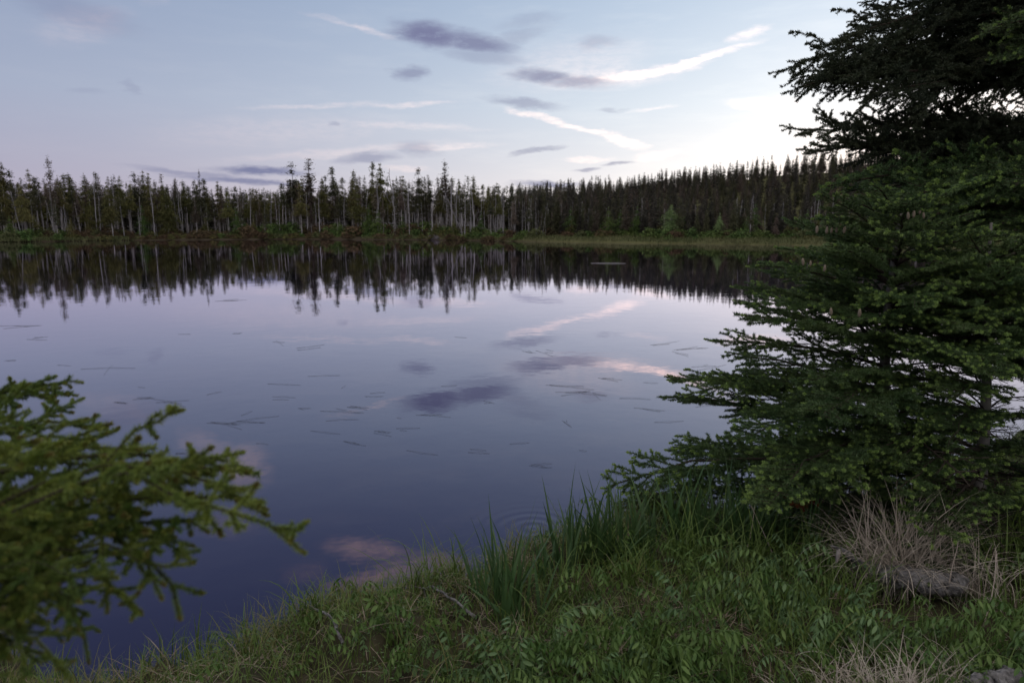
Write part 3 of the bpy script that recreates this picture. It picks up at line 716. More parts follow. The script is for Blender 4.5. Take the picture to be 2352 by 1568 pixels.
# ------------------------------------------------------------------ conifers of the near bank
def bough(L, seed, arch=(0, -.05, .05), lat_sp=.045, lat_len=.42, sub_len=.34, ndl=(900, .018, .003), bare=.30, tipf=.6, lat_z=-.10,
          lev_ang=52, r0=.011, wig=.02, mats=('twig', 'needle', 'tip'), flat=.8, taper=.8, side_z=.05, name='branch', start=.12, sub_sp=.045, tiplen=.026, up=0.0, only=None, jit=.09):
    """one evergreen bough lying along +X: axis, side shoots, their shoots, needles"""
    rng = np.random.default_rng(seed); mb = MB(); S0 = []; S1 = []; RA_ = []; RB = []; ndA = []; ndB = []; tpA = []; tpB = []
    k = 14; t = np.linspace(0, 1, k)
    z = arch[0] * t + arch[1] * 4 * t * (1 - t) + arch[2] * t ** 3
    yw = np.cumsum(rng.normal(0, wig, k)) * .5; yw -= yw[0]
    AX = np.stack([t * L, yw * L, z * L], 1)
    mb.add(*tube(AX, r0 * (1 - .85 * t) + .0012, 5))
    def axis(s): return np.array([np.interp(s, t, AX[:, i]) for i in range(3)])
    def shoot(p, d, l, lev, rr):
        d = d / np.linalg.norm(d); ns = max(2, int(l / .05)) if lev == 1 else (2 if l > .04 else 1); P = [p]; dd = d.copy()
        for i in range(ns):
            dd = dd + rng.normal(0, jit, 3) + np.array([.10 if lev == 1 else .06, 0, (lat_z if lev == 1 else lat_z * .4) / ns + up / ns]); dd /= np.linalg.norm(dd)
            P.append(P[-1] + dd * l / ns)
        P = np.array(P)
        for i in range(ns):
            S0.append(P[i]); S1.append(P[i + 1]); RA_.append(rr * (1 - .7 * i / ns)); RB.append(rr * (1 - .7 * (i + 1) / ns))
            fr = P[i + 1][0] / L; rad = abs(P[i + 1][1]) / (lat_len * L + .01)
            if only == 'bare': continue
            if fr + rad * .55 > bare * rng.uniform(.8, 1.2): ndA.append(P[i]); ndB.append(P[i + 1])
        if only != 'bare' and rng.random() < tipf:
            e = P[-1]; tpA.append(e - dd * tiplen * .3); tpB.append(e + dd * tiplen)
        return P
    s = start; sidx = 1
    while s < .985:
        sidx = -sidx
        for sd in ((sidx,) if rng.random() < .55 else (1, -1)):
            l = L * lat_len * (min(1, (1.04 - s) ** taper * 1.15)) * rng.uniform(.65, 1.15) * min(1, .55 + s * 1.2) + .02
            an = R(lev_ang + rng.uniform(-10, 10)); d = np.array([math.cos(an), sd * math.sin(an), rng.uniform(-1, 1) * side_z * 2 + .04])
            P = shoot(axis(s), d, l, 1, .0035 + .003 * l)
            q = sub_sp * rng.uniform(.5, 1.2); s2 = 1
            cum = np.linspace(0, l, len(P))
            while q < l - .012:
                s2 = -s2
                for sg in ((s2,) if rng.random() < .4 else (1, -1)):
                    ll = (l - q) * sub_len * rng.uniform(.7, 1.3) + .02
                    b = np.array([np.interp(q, cum, P[:, i]) for i in range(3)])
                    a2 = R(48 + rng.uniform(-10, 10)); dl = d / np.linalg.norm(d); ca, sa = math.cos(a2), sg * math.sin(a2)
                    d2 = np.array([dl[0] * ca - dl[1] * sa, dl[0] * sa + dl[1] * ca, dl[2] + rng.uniform(-1, 1) * side_z * 4])
                    shoot(b, d2, ll, 2, .0022)
                q += sub_sp * rng.uniform(.7, 1.3)
        s += lat_sp / L * rng.uniform(.7, 1.3)
    # needles on the outer main axis, and its tip
    if only != 'bare':
        for i in range(k - 1):
            if t[i] > bare * .9: ndA.append(AX[i]); ndB.append(AX[i + 1])
        e = AX[-1]; dd = nrm(AX[-1] - AX[-2]); tpA.append(e); tpB.append(e + dd * tiplen * 1.2)
    mb.add(*segs(S0, S1, np.array(RA_), np.array(RB)))
    if ndA: mb.add(*needles(ndA, ndB, ndl[0], ndl[1], ndl[2], rng, flat=flat), 1)
    if tpA: mb.add(*needles(tpA, tpB, ndl[0] * 2.2, ndl[1] * .62, ndl[2] * 1.5, rng, (20, 85)), 2)
    me = mb.mesh(name, list(mats), False); me['end'] = [float(q) for q in AX[-1]]; return me
fir_p = {}
for Lx in (.25, .45, .7, 1.0, 1.4):
    fir_p[Lx] = [bough(Lx, int(Lx * 100) + v, arch=(.02, .05, -.06 + .05 * v), lat_len=.44 if Lx > .5 else .5, ndl=(1250, .019, .0042), bare=.26 if Lx > .5 else .12,
                       lat_sp=.06, sub_sp=.06, tipf=(.75, .3, .08)[v], tiplen=.017) for v in range(3)]
bare_p = [bough(1.0, 900 + v, arch=(.0, .03, -.12), lat_len=.42, sub_len=.42, lat_sp=.09, sub_sp=.09, r0=.007, only='bare', mats=('twig',), side_z=.12, wig=.04) for v in range(3)]
half_p = [bough(1.2, 920 + v, arch=(.0, .03, -.10), lat_len=.42, sub_len=.4, lat_sp=.07, sub_sp=.07, bare=.55, ndl=(1200, .019, .0042), side_z=.10, tipf=.6) for v in range(2)]
def hang(parent, me, name, p, az, el, s, roll=0):
    o = bpy.data.objects.new(name, me); col.objects.link(o); o.parent = parent
    o.location = [float(v) for v in p]; o.rotation_euler = (Matrix.Rotation(R(az), 3, 'Z') @ Matrix.Rotation(-R(el), 3, 'Y') @ Matrix.Rotation(R(roll), 3, 'X')).to_euler(); o.scale = (s, s, s)
    return o
def cone_mesh():
    mb = MB(); k = 9; t = np.linspace(0, 1, k); r = .013 * np.sqrt(np.clip(np.sin(np.pi * (t * .9 + .06)), 0, 1))
    mb.add(*tube(np.stack([t * 0, t * 0, t * .065], 1), r, 9, jit=.12, rng=np.random.default_rng(1))); return mb.mesh('cone', ['cone'])
cone_me = cone_mesh()
def fir(base, top, radf, nwh, label, seed, name='fir_tree', r0=.05, perw=7, barelow=.4, leader=.22, cones=()):
    rng = np.random.default_rng(seed); base = np.array(base, float); top = np.array(top, float)
    root = empty(name, base, label, 'tree', 'evergreens on the near bank'); v = top - base; H = v[2]
    k = 12; t = np.linspace(-.04, 1, k); P = v[None] * t[:, None] + np.stack([.03 * np.sin(t * 5 + seed) * t * (1 - t) * 4, .02 * np.sin(t * 4) * t * (1 - t) * 4, 0 * t], 1)
    mb = MB(); mb.add(*tube(P, r0 * (1 - .9 * np.clip(t, 0, 1)) + .003, 10, jit=.06, rng=rng))
    a = v * (1 - leader / H); mb.add(*needles([a], [v], 1300, .016, .003, rng), 1)
    a = v * .7; mb.add(*needles([a], [v * (1 - leader / H)], 500, .016, .003, rng), 1)
    mb.build('trunk', ['bark', 'needle'], root)
    keys = sorted(fir_p); az0 = rng.uniform(0, 60); cnt = 0
    for w_ in range(nwh):
        f = .05 + (1 - leader / H * .9 - .05) * (w_ / (nwh - 1)) ** .92; p = v * f
        Rr = float(np.interp(f, [a_ for a_, _ in radf], [b_ for _, b_ in radf])); az0 += 37
        for b in range(perw if f < .85 else 5):
            if cnt >= 99: break
            az = az0 + b * 360 / perw + rng.uniform(-14, 14); r = Rr * rng.uniform(.82, 1.12)
            ca, sa = math.cos(R(az)), math.sin(R(az))
            if f < .52 and ca > -.5 and sa < .3 and rng.random() < barelow * 1.35: continue      # thin, self-pruned side
            if f < .52 and ca > -.55 and rng.random() < barelow * 1.8: me = bare_p[rng.integers(3)]; s = r * .85
            elif f < .45 and ca > -.7 and rng.random() < .4: me = half_p[rng.integers(2)]; s = r / 1.2
            else:
                key = min(keys, key=lambda q: abs(math.log(q / r))); me = fir_p[key][rng.choice(3, p=[.42, .33, .25] if sa < .2 else [.12, .4, .48])]; s = r / key
            el = np.interp(f, [0, .3, .7, 1], [-7, 1, 12, 38]) + rng.uniform(-5, 5)
            hang(root, me, 'branch', p + [0, 0, rng.uniform(-.015, .015)], az, el, s, rng.uniform(-12, 12)); cnt += 1
    for px, py, dp in cones:
        c = at(px, py + 12, dp) - base
        o = bpy.data.objects.new('cone', cone_me); col.objects.link(o); o.parent = root; o.location = [float(q) for q in c]
        s = rng.uniform(.5, .68); o.scale = (s, s, s); o.rotation_euler = (rng.uniform(-.12, .12), rng.uniform(-.12, .12), 0)
    return root
b1 = ground(2003, 1172, .45); b1[2] = gz(b1[0], b1[1])
t1 = at(2075, 440, 4.25)
fir(b1, t1, [(0, 1.2), (.08, 1.5), (.25, 1.5), (.45, 1.25), (.62, .92), (.78, .68), (.9, .48), (1, .22)], 14,
    'wide fir with bright new tips and upright cones, nearest the open water', 7, r0=.050, barelow=.55,
    cones=[(1898, 525, 3.95), (1909, 524, 4.0), (1921, 523, 4.0), (1938, 524, 3.95), (2086, 492, 3.8), (2098, 488, 3.85), (2112, 480, 3.85), (2121, 490, 3.85), (1876, 524, 4.0), (1845, 598, 3.9), (1861, 600, 3.9), (1893, 612, 3.8), (1909, 712, 3.6), (1973, 716, 3.6)])
b2 = ground(2245, 1235, .45); b2[2] = gz(b2[0], b2[1])
t2 = at(2277, 512, 3.95)
fir(b2, t2, [(0, 1.0), (.1, 1.15), (.3, 1.05), (.5, .85), (.7, .60), (.85, .38), (1, .16)], 15, 'fir with a long bare leading shoot standing at the right edge', 12, r0=.042, barelow=.72, leader=.27)
# small firs low at the water edge and beyond the right edge
b3 = ground(2620, 1260, .45); b3[2] = gz(b3[0], b3[1])
fir(b3, b3 + [.05, 0, 2.1], [(0, 1.0), (.3, .95), (.6, .6), (1, .15)], 12, 'fir whose outer boughs reach in at the right edge below the big spruce', 21, barelow=.7)
b4 = at(1500, 1215, 4.6); b4[2] = max(gz(b4[0], b4[1]), .05)
fir(b4, b4 + [-.03, .02, .15], [(0, .26), (.5, .22), (1, .1)], 4, 'knee-high fir seedling at the water edge behind the tall grass', 31, r0=.012, perw=5, barelow=0, leader=.06)

# big dark spruce reaching in from the right
def stretch_bough(parent, me, L, root, tip, roll=0, name='branch'):
    v = tip - root; d = np.linalg.norm(v); az = math.degrees(math.atan2(v[1], v[0])); el = math.degrees(math.asin(v[2] / d))
    e = me['end']; az -= math.degrees(math.atan2(e[1], e[0])); el -= math.degrees(math.atan2(e[2], math.hypot(e[0], e[1])))
    return hang(parent, me, name, root - np.array(parent.location), az, el, d / math.sqrt(e[0]**2 + e[1]**2 + e[2]**2), roll)
big = [bough(2.2, 500 + v, arch=(.0, .06, .02), lat_len=.25, sub_len=.36, lat_sp=.075, sub_sp=.06, ndl=(1000, .020, .0055), bare=.12, tipf=0, lat_z=-.5, side_z=.16,
             mats=('twig', 'sneedle', 'sneedle'), r0=.02, taper=.3, flat=1, wig=.05, jit=.2) for v in range(3)]
big += [bough(2.2, 510 + v, arch=(.0, .05, .05), lat_len=.17, sub_len=.42, lat_sp=.07, sub_sp=.06, ndl=(1000, .020, .0055), bare=.12, tipf=0, lat_z=.35, side_z=.2,
             mats=('twig', 'sneedle', 'sneedle'), r0=.018, taper=.3, flat=1, wig=.05, jit=.2) for v in range(2)]
gb = [bough(1.5, 520 + v, arch=(.0, .05, .0), lat_len=.36, sub_len=.38, lat_sp=.06, sub_sp=.05, ndl=(800, .017, .0038), bare=.2, tipf=.2, lat_z=-.1, side_z=.12,
             r0=.014, mats=('twig', 'needle', 'tip')) for v in range(2)]
sb = np.array([4.75, 5.45, 0]); sb[2] = gz(sb[0], sb[1])
spruce = empty('spruce_tree', sb, 'big dark spruce whose heavy boughs reach in from the upper right', 'tree', 'evergreens on the near bank')
mb = MB(); tt = np.linspace(-.03, 1, 12); mb.add(*tube(np.stack([tt * .2, tt * .1, tt * 7.5], 1), .13 * (1 - .93 * np.clip(tt, 0, 1)), 12, jit=.05, rng=np.random.default_rng(2)))
mb.build('trunk', ['bark'], spruce)
rb = random.Random(8)
def sroot(h): return sb + np.array([h * .027, h * .013, h])
NB = 0
def sp_b(tx, ty, dep, dz, k=None, roll=0, s=1.0, green=False):
    global NB
    tip = at(tx, ty, dep); h = tip[2] + dz - sb[2]; NB += 1
    me, L = ((gb[rb.randrange(2)], 1.5) if green else (big[rb.randrange(5) if k is None else k], 2.2))
    stretch_bough(spruce, me, L, sroot(h), tip, roll)
for tx, ty, dep, dz, k in [
    (1835, 158, 5.5, .35, 0), (1850, 200, 5.3, .25, 1), (1880, 215, 5.6, .2, 2), (1945, 75, 5.6, .3, 3), (1930, 110, 5.3, .4, 0), (1960, 225, 5.0, .3, 1), (2050, 205, 5.0, .25, 2),
    (2090, 225, 5.2, .2, 4), (1985, 30, 5.7, .1, 3), (2010, 0, 5.6, .1, 3), (2060, -30, 5.6, .1, 0), (2150, 60, 5.0, .2, 1), (2220, 20, 4.8, .1, 2),
    (2050, 130, 6.0, .3, 0), (2000, 165, 6.2, .3, 1), (2240, 190, 4.8, .2, 1), (2100, 30, 5.2, .2, 1), (2180, -20, 4.8, .1, 0), (2110, 170, 5.4, .3, 0), 
    (2270, 90, 4.7, .1, 2), (2230, 110, 5.6, .1, 0), (2200, 75, 6.1, .2, 3), (1915, 180, 5.8, .3, 4), (2150, 190, 6, .2, 2),
    (1835, 325, 5.5, .1, 3), (1870, 350, 5.3, .1, 4), (1950, 300, 5.6, .05, 3), (2020, 280, 5.5, .0, 4), (2140, 290, 5.2, 0, 3), (1990, 350, 5.2, .15, 0), (2230, 260, 5.2, -.05, 4), (2100, 340, 5.5, .1, 1),
    (2320, 225, 5.0, -.1, 3), (2060, 320, 5.9, .1, 4), (2250, 340, 5.6, .1, 0)]:
    if ty < 240 and tx > 2040: ty -= 55
    elif ty > 255 and tx > 2000: ty += 22
    sp_b(tx, ty, dep, dz - (.1 if ty > 140 else 0), k, rb.uniform(-25, 25))
for q in range(7):
    sp_b(rb.uniform(2120, 2330), rb.uniform(-60, 70), rb.uniform(4.7, 6.2), rb.uniform(-.1, .3), None, rb.uniform(-40, 40))
for q in range(8):
    sp_b(rb.uniform(1880, 2020), rb.uniform(165, 200), rb.uniform(5.1, 6.2), rb.uniform(-.1, .12), rb.choice([3, 4]), rb.uniform(-20, 20))
for q in range(6):
    sp_b(rb.uniform(1900, 2100), rb.uniform(330, 350), rb.uniform(5.1, 6.2), rb.uniform(-.25, -.1), rb.choice([3, 4]), rb.uniform(-20, 20))
for tx, ty, dep, dz in [(1900, 385, 5.0, .15), (1960, 430, 4.8, .15), (2040, 410, 4.7, .2), (2000, 470, 4.6, .2), (2120, 400, 4.6, .25), (2200, 380, 4.5, .2), (2150, 450, 4.4, .2), (2260, 420, 4.4, .25),
                        (2080, 480, 5.0, .2), (2330, 380, 4.3, .2), (2200, 490, 4.6, .1), (2300, 470, 4.5, .1), (2290, 60, 4.3, .2), (2310, 130, 4.3, .2), (1930, 400, 5.6, .2)]:
    sp_b(tx, ty + (45 if ty > 200 else 0), dep, dz - .1, green=True, roll=rb.uniform(-20, 20))
for k in range(18):
    a = rb.uniform(100, 260); h = rb.uniform(.8, 2.6); o = hang(spruce, bare_p[rb.randrange(3)], 'dead_branch', sroot(h) - sb, a, rb.uniform(-12, 8), rb.uniform(1.2, 1.9), rb.uniform(-30, 30))

# near spruce at the left, out of focus
def near_left():
    base = np.array([-1.55, .75, 0]); base[2] = gz(base[0], base[1])
    root = empty('spruce_tree', base, 'blurred young spruce close to the camera at the left edge', 'tree', 'evergreens on the near bank')
    mb = MB(); t = np.linspace(-.05, 1, 8); mb.add(*tube(np.stack([t * .05, t * 0, t * 1.9], 1), .04 * (1 - .8 * np.clip(t, 0, 1)), 8)); mb.build('trunk', ['bark'], root)
    nm = ('twig', 'nneedle', 'ntip'); nd = (2900, .017, .0027)
    def near_bough(L, seed, arch, **kw):
        a = dict(lat_len=.34, sub_len=.26, lat_sp=.055, sub_sp=.065, ndl=nd, bare=.08, tipf=.5, lat_z=-.35, side_z=.2, mats=nm, r0=.006, wig=.09, taper=.55, tiplen=.012, jit=.26, flat=1)
        a.update(kw); return bough(L, seed, arch=arch, **a)
    P = [near_bough(.75, 700 + v, [(.0, .10, -.20), (.0, .05, .05), (.0, .10, -.05), (0, .03, -.1), (0, .12, -.3)][v]) for v in range(5)]
    P_ = P
    thin = [near_bough(.75, 720 + v, (.0, .12 * v, -.32 * v), lat_len=.13, sub_len=.2, taper=.4) for v in range(2)]
    def put(tx, ty, dp, rx, ry, rd, k, roll=0, th=False):
        tip = at(tx, ty, dp); rt = at(rx, ry, rd)
        stretch_bough(root, (thin if th else P)[k], .75, rt, tip, roll)
    put(690, 1262, .84, -120, 1290, .80, 1, 0, True)
    put(600, 1195, .90, -200, 1290, .85, 0, 10)
    put(555, 1070, 1.02, -300, 1220, 1.0, 2, -5); put(520, 1140, .98, -300, 1240, 1.0, 3, 0)
    put(265, 985, 1.15, -260, 1180, 1.1, 0, 0, True); put(240, 1010, 1.15, -260, 1200, 1.1, 0, 20, False)
    put(145, 882, 1.25, -350, 1010, 1.2, 1, 5); put(145, 905, 1.25, -350, 1000, 1.2, 3, 0); put(95, 975, 1.22, -350, 900, 1.2, 0, 0, True); put(35, 1012, 1.2, -350, 930, 1.2, 1, 0, True)
    put(430, 1340, .88, -220, 1270, .82, 2, 30); put(445, 1375, .86, -220, 1300, .84, 4, -20); put(300, 1440, .82, -260, 1330, .8, 0, 20)
    put(300, 1190, .95, -300, 1250, .9, 1, 10); put(160, 1090, 1.05, -300, 1180, 1.0, 2, 0); put(420, 1180, .92, -300, 1260, .88, 1, -30)
    put(250, 1350, .78, -300, 1340, .75, 2, 25); put(180, 1440, .76, -300, 1400, .74, 4, 0); put(120, 1300, .80, -300, 1330, .78, 0, 50); put(90, 1520, .74, -300, 1440, .74, 1, 0)
    put(190, 1250, .88, -300, 1290, .85, 3, -35); put(60, 1180, .92, -350, 1240, .9, 2, 20); put(40, 1400, .74, -350, 1420, .7, 3, 30); put(160, 1560, .72, -300, 1500, .7, 0, 0)
    put(240, 1130, 1.0, -300, 1200, .98, 4, 20)
    for q in range(6):
        put(rb.uniform(10, 210), rb.uniform(1300, 1570), rb.uniform(.72, .95), -320, rb.uniform(1250, 1500), .8, rb.randrange(5), rb.uniform(-60, 60))
    put(60, 1060, 1.05, -300, 1120, 1.0, 3, 0); put(30, 1600, .70, -350, 1520, .7, 2, 10)
near_left()

# a low rust-coloured dead spray under the first fir
rb_me = bough(.32, 990, lat_len=.45, mats=('twig', 'rust', 'rust'), ndl=(900, .018, .003), bare=.0, tipf=.3)
p = at(1890, 1150, 3.75); o = bpy.data.objects.new('dead_spray', rb_me); col.objects.link(o); o.location = p; o.rotation_euler = (0, R(-12), R(185))
tag(o, 'rust-brown dead needle spray caught under the wide fir', 'twig')

# ------------------------------------------------------------------ plants of the bank
def bank_pts(n, x0, x1, y0, y1, rng, smin=.05, dens=None):
    x = rng.uniform(x0, x1, n * 3); y = rng.uniform(y0, y1, n * 3); e = np.interp(x, EX, EY); ok = (e - y) > smin
    if dens is not None: ok &= rng.random(len(x)) < dens(x, y, e - y)
    ok &= ~((np.abs(x - 2.0) < .42) & (y > 2.55) & (y < 3.2) & (rng.random(len(x)) < .75))
    x, y = x[ok][:n], y[ok][:n]; return np.stack([x, y, height(x, y) - .01], 1)
def bank():
    rng = np.random.default_rng(77)
    patch = lambda x, y: .5 + .5 * wav(x, y, 2.3, 9)
    # turf
    P = bank_pts(25000, -3.4, 5.5, .9, 6.2, rng, .0, lambda x, y, s: .5 + .5 * patch(x, y))
    mb = MB(); n = len(P); mb.add(*blades(P, rng.uniform(.07, .24, n) * (1 + .3 * (P[:, 0] > .3)), rng.uniform(.0025, .0055, n), rng.uniform(0, .6, n), rng, 4, 1.0))
    tag(mb.build('grass', ['grass']), 'short green grass covering the near bank', 'grass', kind='stuff')
    P = bank_pts(11000, -3.4, 1.2, 1.6, 5.2, rng, -.16, lambda x, y, s: np.clip(1.25 - s * 1.1, .12, 1)); n = len(P)
    mb = MB(); mb.add(*blades(P, rng.uniform(.08, .26, n) * (.6 + 1.3 * np.clip(wav(P[:, 0], P[:, 1], 4.0, 31), 0, 1)), rng.uniform(.002, .0045, n), rng.uniform(0, .8, n), rng, 5, 1.6), 0)
    tag(mb.build('edge_grass', ['grass2']), 'olive and brown grass along the eroded water edge', 'grass', kind='stuff')
    # dead litter
    P = bank_pts(9000, -3.2, 5.0, 1.2, 5.6, rng, -.02, lambda x, y, s: .15 + .85 * (wav(x, y, 3.3, 12) > .1)); n = len(P)
    mb = MB(); P[:, 2] += rng.uniform(.005, .05, n); mb.add(*blades(P, rng.uniform(.06, .22, n), .003, rng.uniform(1.1, 1.6, n), rng, 3, .5))
    tag(mb.build('straw_litter', ['straw2']), 'dead straw and old stalks littering the bank', 'litter', kind='stuff')
    # pinnate leaves
    def leaflet(ln, wd):
        t = np.array([0, .3, .65, 1.]); hw = np.array([.12, .9, .85, .0]) * wd * .5; dz = -.25 * ln * t ** 2
        V = []
        for i in range(3): V += [(t[i] * ln, -hw[i], dz[i] - .0), (t[i] * ln, 0, dz[i] - hw[i] * .35), (t[i] * ln, hw[i], dz[i])]
        V.append((ln, 0, dz[3])); Fc = []
        for i in range(2):
            a = 3 * i; Fc += [(a, a + 1, a + 4), (a, a + 4, a + 3), (a + 1, a + 2, a + 5), (a + 1, a + 5, a + 4)]
        Fc += [(6, 7, 9), (7, 8, 9)]; return np.array(V), np.array(Fc)
    def plantlet(seed, nl=5, rl=.15, npair=5, ll=.036, lw=.015, hs=.16):
        r = np.random.default_rng(seed); mb = MB()
        for k in range(nl):
            a = r.uniform(0, 6.28); d = np.array([math.cos(a), math.sin(a), 0]); sd = np.array([-d[1], d[0], 0]); h = hs * r.uniform(.5, 1.25)
            th = r.uniform(.1, .5); P = [np.zeros(3)]; 
            for s in range(4): P.append(P[-1] + (d * math.sin(th) + np.array([0, 0, math.cos(th)])) * h / 4); th += .08
            dr = r.uniform(.22, .5)
            R0 = len(P) - 1
            for s in range(6): th += dr; P.append(P[-1] + (d * math.sin(th) + np.array([0, 0, math.cos(th)])) * rl / 6)
            P = np.array(P); mb.add(*segs(P[:-1], P[1:], .0013, .0011), 0)
            cum = np.linspace(0, len(P) - 1 - R0, npair + 1)
            for j, c in enumerate(cum):
                q = np.array([np.interp(c, np.arange(len(P) - R0), P[R0:, i]) for i in range(3)])
                i0 = min(int(c), len(P) - R0 - 2); fw = nrm(P[R0 + i0 + 1] - P[R0 + i0])
                for s in ((-1, 1) if j < npair else (0,)):
                    L_, W_ = ll * r.uniform(.8, 1.15) * (1 - .25 * abs(c / 6 - .5)), lw * r.uniform(.85, 1.1)
                    V, Fc = leaflet(L_, W_); dz = -r.uniform(.5, 1.9)
                    x_ = nrm(sd * s * 1.0 + fw * (.35 if s else 1) + np.array([0, 0, dz * (1 if s else .2)]))
                    y_ = nrm(np.cross([0, 0, 1.], x_)) if s == 0 else nrm(fw - x_ * np.dot(fw, x_)) * (-s if s else 1)
                    z_ = np.cross(x_, y_)
                    if z_[2] < 0: y_ = -y_; z_ = -z_
                    mb.add(q + V @ np.stack([x_, y_, z_]), Fc, 0)
        return np.vstack(mb.V), np.vstack(mb.F)
    kinds = [plantlet(k, nl=[4, 5, 6, 4, 5, 3][k], rl=[.09, .11, .12, .08, .10, .13][k], npair=[4, 5, 5, 4, 3, 5][k], hs=[.07, .10, .13, .06, .09, .15][k], ll=[.028, .032, .030, .026, .038, .034][k], lw=[.011, .012, .011, .011, .017, .012][k]) for k in range(6)]
    def scatter(P, mats, mi_f, smin=.7, smax=1.25):
        mb = MB()
        for p in P:
            V, Fc = kinds[rng.integers(6)]; a = rng.uniform(0, 6.28); c, s = math.cos(a), math.sin(a); k = rng.uniform(smin, smax)
            Q = np.stack([V[:, 0] * c - V[:, 1] * s, V[:, 0] * s + V[:, 1] * c, V[:, 2]], 1) * k
            Q = Q @ np.array(Euler((rng.normal(0, .22), rng.normal(0, .22), 0)).to_matrix()) + p; mb.add(Q, Fc, mi_f())
        return mb
    def dn(x, y, s):
        base = np.clip((x + .9) * .7, 0.12, 1) * np.clip(1.5 - (y - 1.6) * .75, .10, 1)
        return base * (.15 + .85 * (wav(x, y, 3.4, 20) > .0))
    P = bank_pts(2300, -1.4, 4.2, 1.1, 4.6, rng, .25, dn)
    mb = scatter(P, 0, lambda: int(rng.random() < .3), .5, 1.4)
    P = bank_pts(26000, -1.6, 5.0, 1.0, 5.2, rng, .1, lambda x, y, s: .3 + .7 * (wav(x, y, 4.1, 40) > -.1)); P[:, 2] += rng.uniform(.005, .07, len(P))
    mb.add(*clumps(P, np.full(len(P), .017), rng, 1, .6, .5), 1)
    tag(mb.build('ground_cover', ['leaf', 'leaf2']), 'knee-low carpet of drooping pinnate leaves on the near bank', 'ground cover', kind='stuff')
    # clumps of sword leaves along the edge
    def clump(px, py, z, n, L, wd, m_, name, label, cat, group, seed, lean=.25, curl=.35, spread=.06, nseg=5):
        g = ground(px, py, z); g[2] = gz(g[0], g[1]); r = np.random.default_rng(seed)
        P = np.column_stack([r.normal(0, spread, n), r.normal(0, spread * .7, n), np.full(n, -.02)]); m2 = MB()
        m2.add(*blades(P, r.uniform(.55, 1.1, n) * L, r.uniform(.7, 1.1, n) * wd, np.abs(r.normal(0, lean, n)), r, nseg, curl))
        o = m2.build(name, [m_]); o.location = g; tag(o, label, cat, group); return o
    IR = [(1160, 1400, 22, .42, 'leftmost sword-leaf clump, its blades fanning over the water edge'), (1180, 1440, 14, .36, 'short sword-leaf clump just below the leftmost clump'),
          (1262, 1330, 12, .30, 'thin sword-leaf clump right of the leftmost one'), (1330, 1310, 22, .40, 'sword-leaf clump with tall upright blades before the ripple ring'),
          (1375, 1300, 16, .42, 'pointed sword-leaf clump behind the leafy carpet, middle of the edge'), (1430, 1290, 22, .38, 'dense sword-leaf clump left of the lowest fir bough'),
          (1470, 1280, 16, .36, 'sword-leaf clump in front of the knee-high fir'), (1560, 1275, 26, .44, 'broad sword-leaf clump under the lowest fir bough'),
          (1620, 1290, 22, .40, 'dark sword-leaf clump under the wide fir, left of its middle'), (1700, 1290, 26, .42, 'sword-leaf clump with arching blades under the wide fir'),
          (1775, 1290, 22, .40, 'deep green sword-leaf clump below the rust-brown spray'), (1850, 1300, 18, .36, 'sword-leaf clump in the shade left of the dry straw tuft')]
    for k, (px, py, n, L, lab) in enumerate(IR):
        clump(px, py, .35, int(n * 1.5), L * 1.3, .018, 'iris', 'sword_leaf_clump', lab, 'plant', 'sword-leaf clumps on the bank', 200 + k)
    TG = [(1570, 1330, 40, .42), (1730, 1345, 46, .46), (1640, 1370, 34, .34), (1820, 1370, 36, .36), (1450, 1360, 34, .34), (1300, 1400, 34, .32), (2280, 1380, 46, .5), (2330, 1340, 40, .5), (2200, 1300, 30, .36),
          (960, 1330, 44, .40), (1035, 1320, 40, .36), (1880, 1330, 30, .4), (2310, 1480, 30, .34), (1240, 1480, 26, .26), (880, 1400, 34, .26), (590, 1440, 34, .26), (720, 1410, 40, .28), (1960, 1420, 26, .3)]
    whr = ['by the low fir bough', 'beneath the middle of the wide fir', 'in front of the dark sword leaves', 'left of the grey log stub', 'before the sword leaves at mid edge', 'among leaves left of the grass wall',
           'at the right edge beside the log', 'at the right edge under the fir', 'just behind the right end of the log', 'on the left edge tussock', 'on the tussock below the pink reflection', 'left of the dry straw tuft',
           'low at the right edge', 'in the leafy carpet near mid frame', 'on the brown turf left of mid frame', 'on the small left point', 'between the small point and the tussocks', 'in front of the grey log']
    for k, (px, py, n, L) in enumerate(TG):
        clump(px, py, .38, n, L * 1.15, .006, 'grass', 'grass_tuft', 'arching green grass tuft ' + whr[k], 'grass tuft', 'arching grass tufts on the bank', 300 + k, .3, 1.3, .05, 7)
    # grass under the blurred spruce, lower left
    for k in range(9):
        clump(130 + k * 46, 1545 - (k % 3) * 18, .15, 16, .30, .007, 'grass', 'grass_tuft', 'upright pale green tuft at the lower left below the blurred spruce', 'grass tuft', 'upright tufts at the lower left', 400 + k, .12, .35, .05)
    # dry straw tufts
    for k, (px, py, n, L, sp, lab) in enumerate([(2055, 1350, 260, .52, .10, 'big pale dry straw tuft standing over the fallen grey log'), (2040, 1700, 240, .24, .12, 'dry reddish straw tuft at the bottom edge, in front of everything'),
                                            (2185, 1340, 26, .42, .05, 'few bent pale straws right of the big straw tuft'), (2255, 1400, 40, .36, .06, 'small bleached straw tuft at the right end of the log'),
                                            (2180, 1650, 60, .22, .08, 'low straw tuft beside the bottom-edge one, right of it')]):
        clump(px, py, .45, int(n * 1.8), L * 1.25, .0036, 'straw', 'dry_grass_tuft', lab, 'dry grass', 'dry straw tufts', 500 + k, .26, 1.6, sp, 9)
